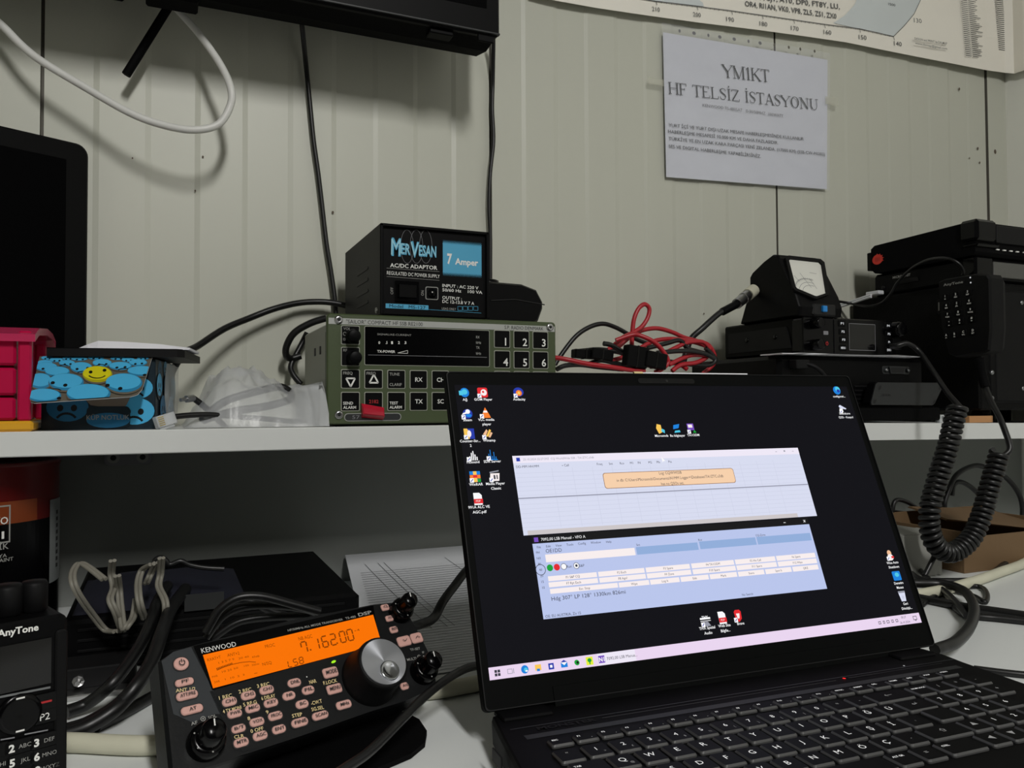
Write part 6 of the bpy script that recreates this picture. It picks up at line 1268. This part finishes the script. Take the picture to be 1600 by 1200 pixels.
# desktop icons
def icon(zf_, x, y, kind, labels, ly, lx=None):
    mb = MB(FLd); c = L_(*zf_(x, y)); s = .0041; q = lambda dx, dy: (c[0]+dx*s, c[1]+dy*s); z = .0006
    R = lambda a0, b0, a1, b1, m, zz=0: mb.rect(c[0]+a0*s, c[0]+a1*s, c[1]+b0*s, c[1]+b1*s, z+zz*.00006, m)
    E = lambda dx, dy, rx, ry, m, zz=0: mb.ell(c[0]+dx*s, c[1]+dy*s, rx*s, ry*s, z+zz*.00006, m, 18)
    Pp = lambda pts, m, zz=0: mb.poly([q(*p) for p in pts], z+zz*.00006, m)
    if kind == 'net': E(.1, 0, .8, .85, 's_azure'); E(.1, .1, .5, .5, 's_cyan', 1); R(-.9, -.5, -.2, .3, 's_cyan', 2)
    elif kind == 'gom': mb.rplate(c[0], c[1], 1.8*s, 1.8*s, .3*s, z, z+.00002, 's_red'); E(.2, 0, .55, .6, 's_button', 1); E(.1, .1, .2, .2, 's_red', 2)
    elif kind == 'aud': E(0, .1, .95, .85, 's_navy'); E(.05, -.1, .55, .55, 's_orange', 1); E(.05, -.1, .25, .3, 's_gold', 2)
    elif kind == 'steam': E(.15, 0, .85, .85, 's_navy'); E(.2, .4, .4, .4, 's_white', 1); Pp([(-.9, -.2), (.3, .1), (.3, .5), (-.7, .1)], 's_white', 2); E(.3, -.3, .5, .3, 's_azure', 1)
    elif kind == 'vlc': Pp([(-.75, -.9), (.95, -.9), (.75, -.35), (.1, 1), (-.55, -.35)], 's_orange'); Pp([(-.36, .05), (.5, .05), (.34, .4), (-.2, .4)], 's_white', 1)
    elif kind == 'cs': R(-.9, -.9, .9, .9, 's_navy'); Pp([(-.9, -.9), (0, -.9), (.1, .2), (-.3, .9), (-.9, .9)], 's_gold', 1); E(0, 0, .35, .6, 's_button', 2)
    elif kind == 'amp': Pp([(-.8, -.1), (-.1, .8), (.1, .5), (-.3, -.3)], 's_peach'); Pp([(-.3, -.5), (.4, .8), (.7, .6), (.1, -.5)], 's_gold', 1); Pp([(.1, -.6), (.6, .3), (.9, .1), (.4, -.7)], 's_peach', 2)
    elif kind == 'bars':
        for k, h in enumerate((.2, .7, 1.3, 1.6, 1.0, .6)): R(-.8+.3*k, -.8, -.62+.3*k, -.8+h, 's_white')
    elif kind == 'sdr':
        for k, h in enumerate((.5, 1.0, 1.7, .6, 1.3, .5)): R(-.9+.3*k, -.8, -.78+.3*k, -.8+h, 's_azure')
        R(-.9, -.9, .9, -.75, 's_azure', 1)
    elif kind == 'rar':
        for k, m in enumerate(('s_purple', 's_orange', 's_azure')): R(-.9, -.9+.62*k, .9, -.32+.62*k, m)
        R(.35, -.9, .9, -.35, 's_green', 1); R(-.3, -.9, .3, .9, 's_gold', 2); R(-.35, -.2, .35, .3, 's_red', 3)
    elif kind == 'mpc': Pp([(-.9, -.8), (.7, -.8), (.9, .5), (-.7, .5)], 's_button'); Pp([(-.8, .55), (.8, .8), (.8, 1.0), (-.8, .75)], 's_soft', 1); R(-.2, -.5, .1, .2, 's_ink', 2); R(.3, -.5, .5, .2, 's_ink', 2)
    elif kind == 'pdf': Pp([(-.7, -1), (.7, -1), (.7, .6), (.3, 1), (-.7, 1)], 's_white'); R(-.7, -.75, .8, 0, 's_red', 1); mb.txt('PDF', c[0], c[1]-.36*s, .0014, z+.0002, 's_button')
    elif kind == 'user': Pp([(-.8, .2), (-.5, 1), (.3, .8), (.3, -.6), (-.4, -.9)], 's_gold'); Pp([(.1, -.4), (.8, -.8), (.9, -.2), (.4, .1)], 's_cyan', 1)
    elif kind == 'pc': Pp([(-.7, .0), (.5, .2), (.8, 1), (-.5, .8)], 's_azure'); Pp([(-.6, -.7), (.7, -.6), (.6, -.2), (-.4, -.3)], 's_cyan', 1)
    elif kind == 'log': R(-.8, -.3, .6, 1, 's_purple'); R(-.6, .2, .3, .8, 's_button', 1); Pp([(.2, -.8), (.9, -.8), (.55, -.2)], 's_green', 2)
    elif kind == 'edge': E(0, 0, .9, .9, 's_azure'); E(.25, .25, .6, .6, 's_cyan', 1); E(.3, -.1, .4, .35, 's_navy', 2)
    elif kind == 'snd': Pp([(-.8, .6), (-.4, .9), (1, .1), (.8, -.1), (-.6, .2)], 's_win'); R(-.8, -.7, 0, .1, 's_white', 1)
    elif kind == 'wise': E(0, .4, .5, .55, 's_peach'); E(0, -.4, .7, .6, 's_button', 1); R(-.9, -1, -.2, -.3, 's_white', 2); R(.2, -.6, .8, -.2, 's_red', 2)
    elif kind == 'panel': mb.rplate(c[0], c[1], 1.9*s, 1.7*s, .2*s, z, z+.00002, 's_azure'); E(.1, .2, .5, .4, 's_cyan', 1)
    elif kind == 'bin': Pp([(-.55, -.9), (.55, -.9), (.8, .8), (-.8, .8)], 's_win'); R(-.8, .6, .8, .95, 's_soft', 1); E(0, -.2, .3, .3, 's_grid', 2)
    elif kind == 'thx': R(-1, .2, 1, .5, 's_white'); mb.txt('THX', c[0], c[1]+.8*s-.001, .0018, z, 's_white', 'c', .02); R(-1, -.1, 1, .0, 's_white'); Pp([(-.6, -.9), (.9, -.9), (.4, -.2), (-.5, -.2)], 's_soft')
    elif kind == 'brave': Pp([(-.7, .7), (-.4, 1), (.4, 1), (.7, .7), (.6, -.5), (0, -1), (-.6, -.5)], 's_red'); Pp([(-.35, .4), (.35, .4), (.2, -.3), (0, -.5), (-.2, -.3)], 's_button', 1)
    if kind not in ('net', 'pdf', 'user', 'pc', 'edge', 'bin', 'panel'): R(-1, -1, -.3, -.25, 's_white', 5); mb.seg(c[0]-.85*s, c[1]-.85*s, c[0]-.45*s, c[1]-.42*s, .0005, z+.0004, 's_navy')
    for k, s_ in enumerate(labels): p = L_(*zf_((lx or x), ly+(k*(zf_ is not Z5)*1.0)*0)); mb.txt(s_, p[0], p[1]-.0033*k, .0019, z+.0002, 's_white', 'c', .012)
    mb.build('icon', disp)
for a in ((Z4, 135, 132, 'net', ['Ağ'], 175, 140), (Z4, 248, 132, 'gom', ['GOM Player'], 174, 252), (Z4, 467, 132, 'aud', ['Audacity'], 173, 471), (Z4, 152, 262, 'steam', ['Steam'], 299, 156), (Z4, 263, 256, 'vlc', ['VLC media', 'player'], 297, 270), (Z4, 167, 383, 'cs', ['Counter-Str...', '2'], 427, 172), (Z4, 278, 383, 'amp', ['Winamp'], 423, 288), (Z4, 185, 517, 'bars', ['FxSound'], 555, 190), (Z4, 305, 512, 'sdr', ['SDR Server'], 551, 307), (Z4, 203, 645, 'rar', ['WinRAR'], 691, 208), (Z4, 322, 642, 'mpc', ['Media Player', 'Classic'], 686, 326), (Z4, 220, 780, 'pdf', ['991A ALC VE', 'AGC.pdf'], 829, 226), (Z4, 1330, 355, 'user', ['Microsmds'], 395, 1338), (Z4, 1430, 355, 'pc', ['Bu bilgisayar'], 394, 1436), (Z4, 1520, 352, 'log', ['TA1ODM'], 391, 1531),
          (zm(1260, 550, 10), 467, 605, 'edge', ['configurati...'], 698, 500), (zm(1260, 550, 10), 557, 895, 'snd', ['Soundcore', 'Q35i - Kısayol'], 965, 588), (Z7, 155, 698, 'wise', ['Wise Auto', 'Shutdown'], 728, 165), (Z7, 183, 782, 'panel', ['Denetim', 'Masası'], 811, 190), (Z7, 207, 865, 'bin', ['Geri', 'Dönüşü...'], 895, 218), (Z6, 782, 108, 'thx', ['THX Spatial', 'Audio'], 132, 787), (Z6, 838, 98, 'pdf', ['Web Site', 'Bilgile...'], 124, 845), (Z6, 892, 92, 'brave', ['Brave'], 117, 900)): icon(*a)
# taskbar
a, b, c, d = [L_(*p) for p in ((765, 1044), (1436.5, 956.5), (1440.4, 971), (767, 1065))]
ty = ((a[1]-d[1])+(b[1]-c[1]))/2
mb = MB(FLd); mb.rect(DX0, DX1, DY0, DY0+ty, .0004, 's_bar')
yb = DY0+ty/2; zz = .0006; s = ty*.28
def tb(x, y): return L_(*Z6(x, y))[0]
x = tb(80, 287)
for dx in (-1, .1):
    for dy in (-1, .1): mb.rect(x+dx*s*.9, x+dx*s*.9+s*.8, yb+dy*s*.9, yb+dy*s*.9+s*.8, zz, 's_ink')
x = tb(124, 280); mb.frame_(x-s, x+s*.6, yb-s*.7, yb+s*.7, .0003, zz, 's_soft'); mb.rect(x+s*.9, x+s*1.1, yb-s*.7, yb+s*.7, zz, 's_soft')
x = tb(172, 273); mb.ell(x, yb, s*1.2, s*1.2, zz, 's_azure'); mb.ell(x+s*.3, yb-s*.1, s*.6, s*.6, zz+.00005, 's_cyan'); mb.ell(x+s*.5, yb-s*.5, s*.4, s*.25, zz+.0001, 's_white')
x = tb(217, 267); mb.rect(x-s, x+s, yb-s*.8, yb+s*.9, zz, 's_gold'); mb.rect(x-s*.5, x+s*.5, yb-s, yb-s*.3, zz+.00005, 's_azure')
x = tb(261, 262); mb.rect(x-s*.9, x+s*.9, yb-s, yb+s*.8, zz, 's_navy'); mb.rect(x-s*.4, x+s*.4, yb-s*.5, yb+s*.3, zz+.00005, 's_white')
x = tb(305, 256); mb.rect(x-s*1.1, x+s*1.1, yb-s*.9, yb+s*.6, zz, 's_azure'); mb.poly([(x-s*1.1, yb+s*.6), (x, yb-s*.3), (x+s*1.1, yb+s*.6)], zz+.00005, 's_white'); mb.poly([(x-s*1.1, yb+s*.6), (x+s*1.1, yb+s*.6), (x, yb+s*1.3)], zz, 's_navy')
x = tb(348, 250); mb.ell(x, yb, s*.9, s*.8, zz, 's_green', rot=-.6); mb.ell(x+s*.2, yb, s*.4, s*.4, zz+.00005, 's_dark')
x = tb(390, 241); mb.rect(x-s*1.2, x+s*1.2, yb-s*1.2, yb+s*1.2, zz, 's_lime'); mb.ell(x, yb+s*.2, s*.7, s*.6, zz+.00005, 's_green'); mb.rect(x-s*.2, x+s*.2, yb-s, yb, zz+.00005, 's_green')
x = tb(431, 237); mb.rect(x-s*1.3, tb(545, 220), DY0+.0001, DY0+ty-.0001, zz-.0001, 's_title'); mb.rect(x-s*1.1, x+s*1.1, yb-s*1.1, yb+s*1.1, zz, 's_purple'); mb.txt('N1', x, yb, s*1.3, zz+.0001, 's_white', 'c', .03); mb.txt('7092,00 LSB Manua...', x+s*1.8, yb, .0019, zz, 's_ink', 'l')
for x_, w in ((1368, .8), (1383, .6), (1397, .9), (1413, .7), (1428, .8)): x = tb(x_, 108); mb.frame_(x-s*w*.7, x+s*w*.7, yb-s*.5, yb+s*.5, .0004, zz, 's_ink')
x = tb(1452, 102); mb.txt('00:27', x, yb+.0018, .0016, zz, 's_ink'); mb.txt('26.10.2024', x, yb-.0018, .0016, zz, 's_ink'); x = tb(1488, 96); mb.frame_(x-s*.9, x+s*.9, yb-s*.6, yb+s*.8, .0004, zz, 's_ink'); mb.poly([(x-s*.2, yb-s*.6), (x+s*.4, yb-s*.6), (x+s*.1, yb-s*1.1)], zz, 's_ink')
mb.build('taskbar', disp, 'pale lilac taskbar')
mb = MB(FLd); p = L_(*Z5(747, 102)); mb.poly([(p[0], p[1]), (p[0], p[1]-.0044), (p[0]+.001, p[1]-.0034), (p[0]+.0026, p[1]-.0034)], .0011, 's_white'); mb.build('mouse_pointer', disp)
# thin white stick resting on the top edge of the lid
a = FLd @ V((.1530, LHT+.0012, -.003)); pa, pb = pt(1008, 576, Y=a.y), pt(1169, 580, Y=a.y)
t = thing('white_stick', ((pa.x+pb.x)/2, a.y, a.z-.002), 'thin white stick with a greenish tip lying along the laptop top edge', 'stick')
zl_ = a.z+.0003; q0 = FLd @ V((uv(FLd, 1005, 577)[0], LHT, -.003)); q1 = FLd @ V((uv(FLd, 1169, 580)[0], LHT, -.003)); up = V((0, 0, .0011))
mb = MB(); mb.tube([q0+up, q1+up], .0009, 'envelope', 8, sm=False); mb.build('rod', t)
mb = MB(); d_ = (q0-q1).normalized(); mb.tube([q0+up, q0+up+d_*.004, q0+up+d_*.0075], .0014, 'print_yellow', 8, sm=False); mb.build('tip', t, 'greenish yellow tip')
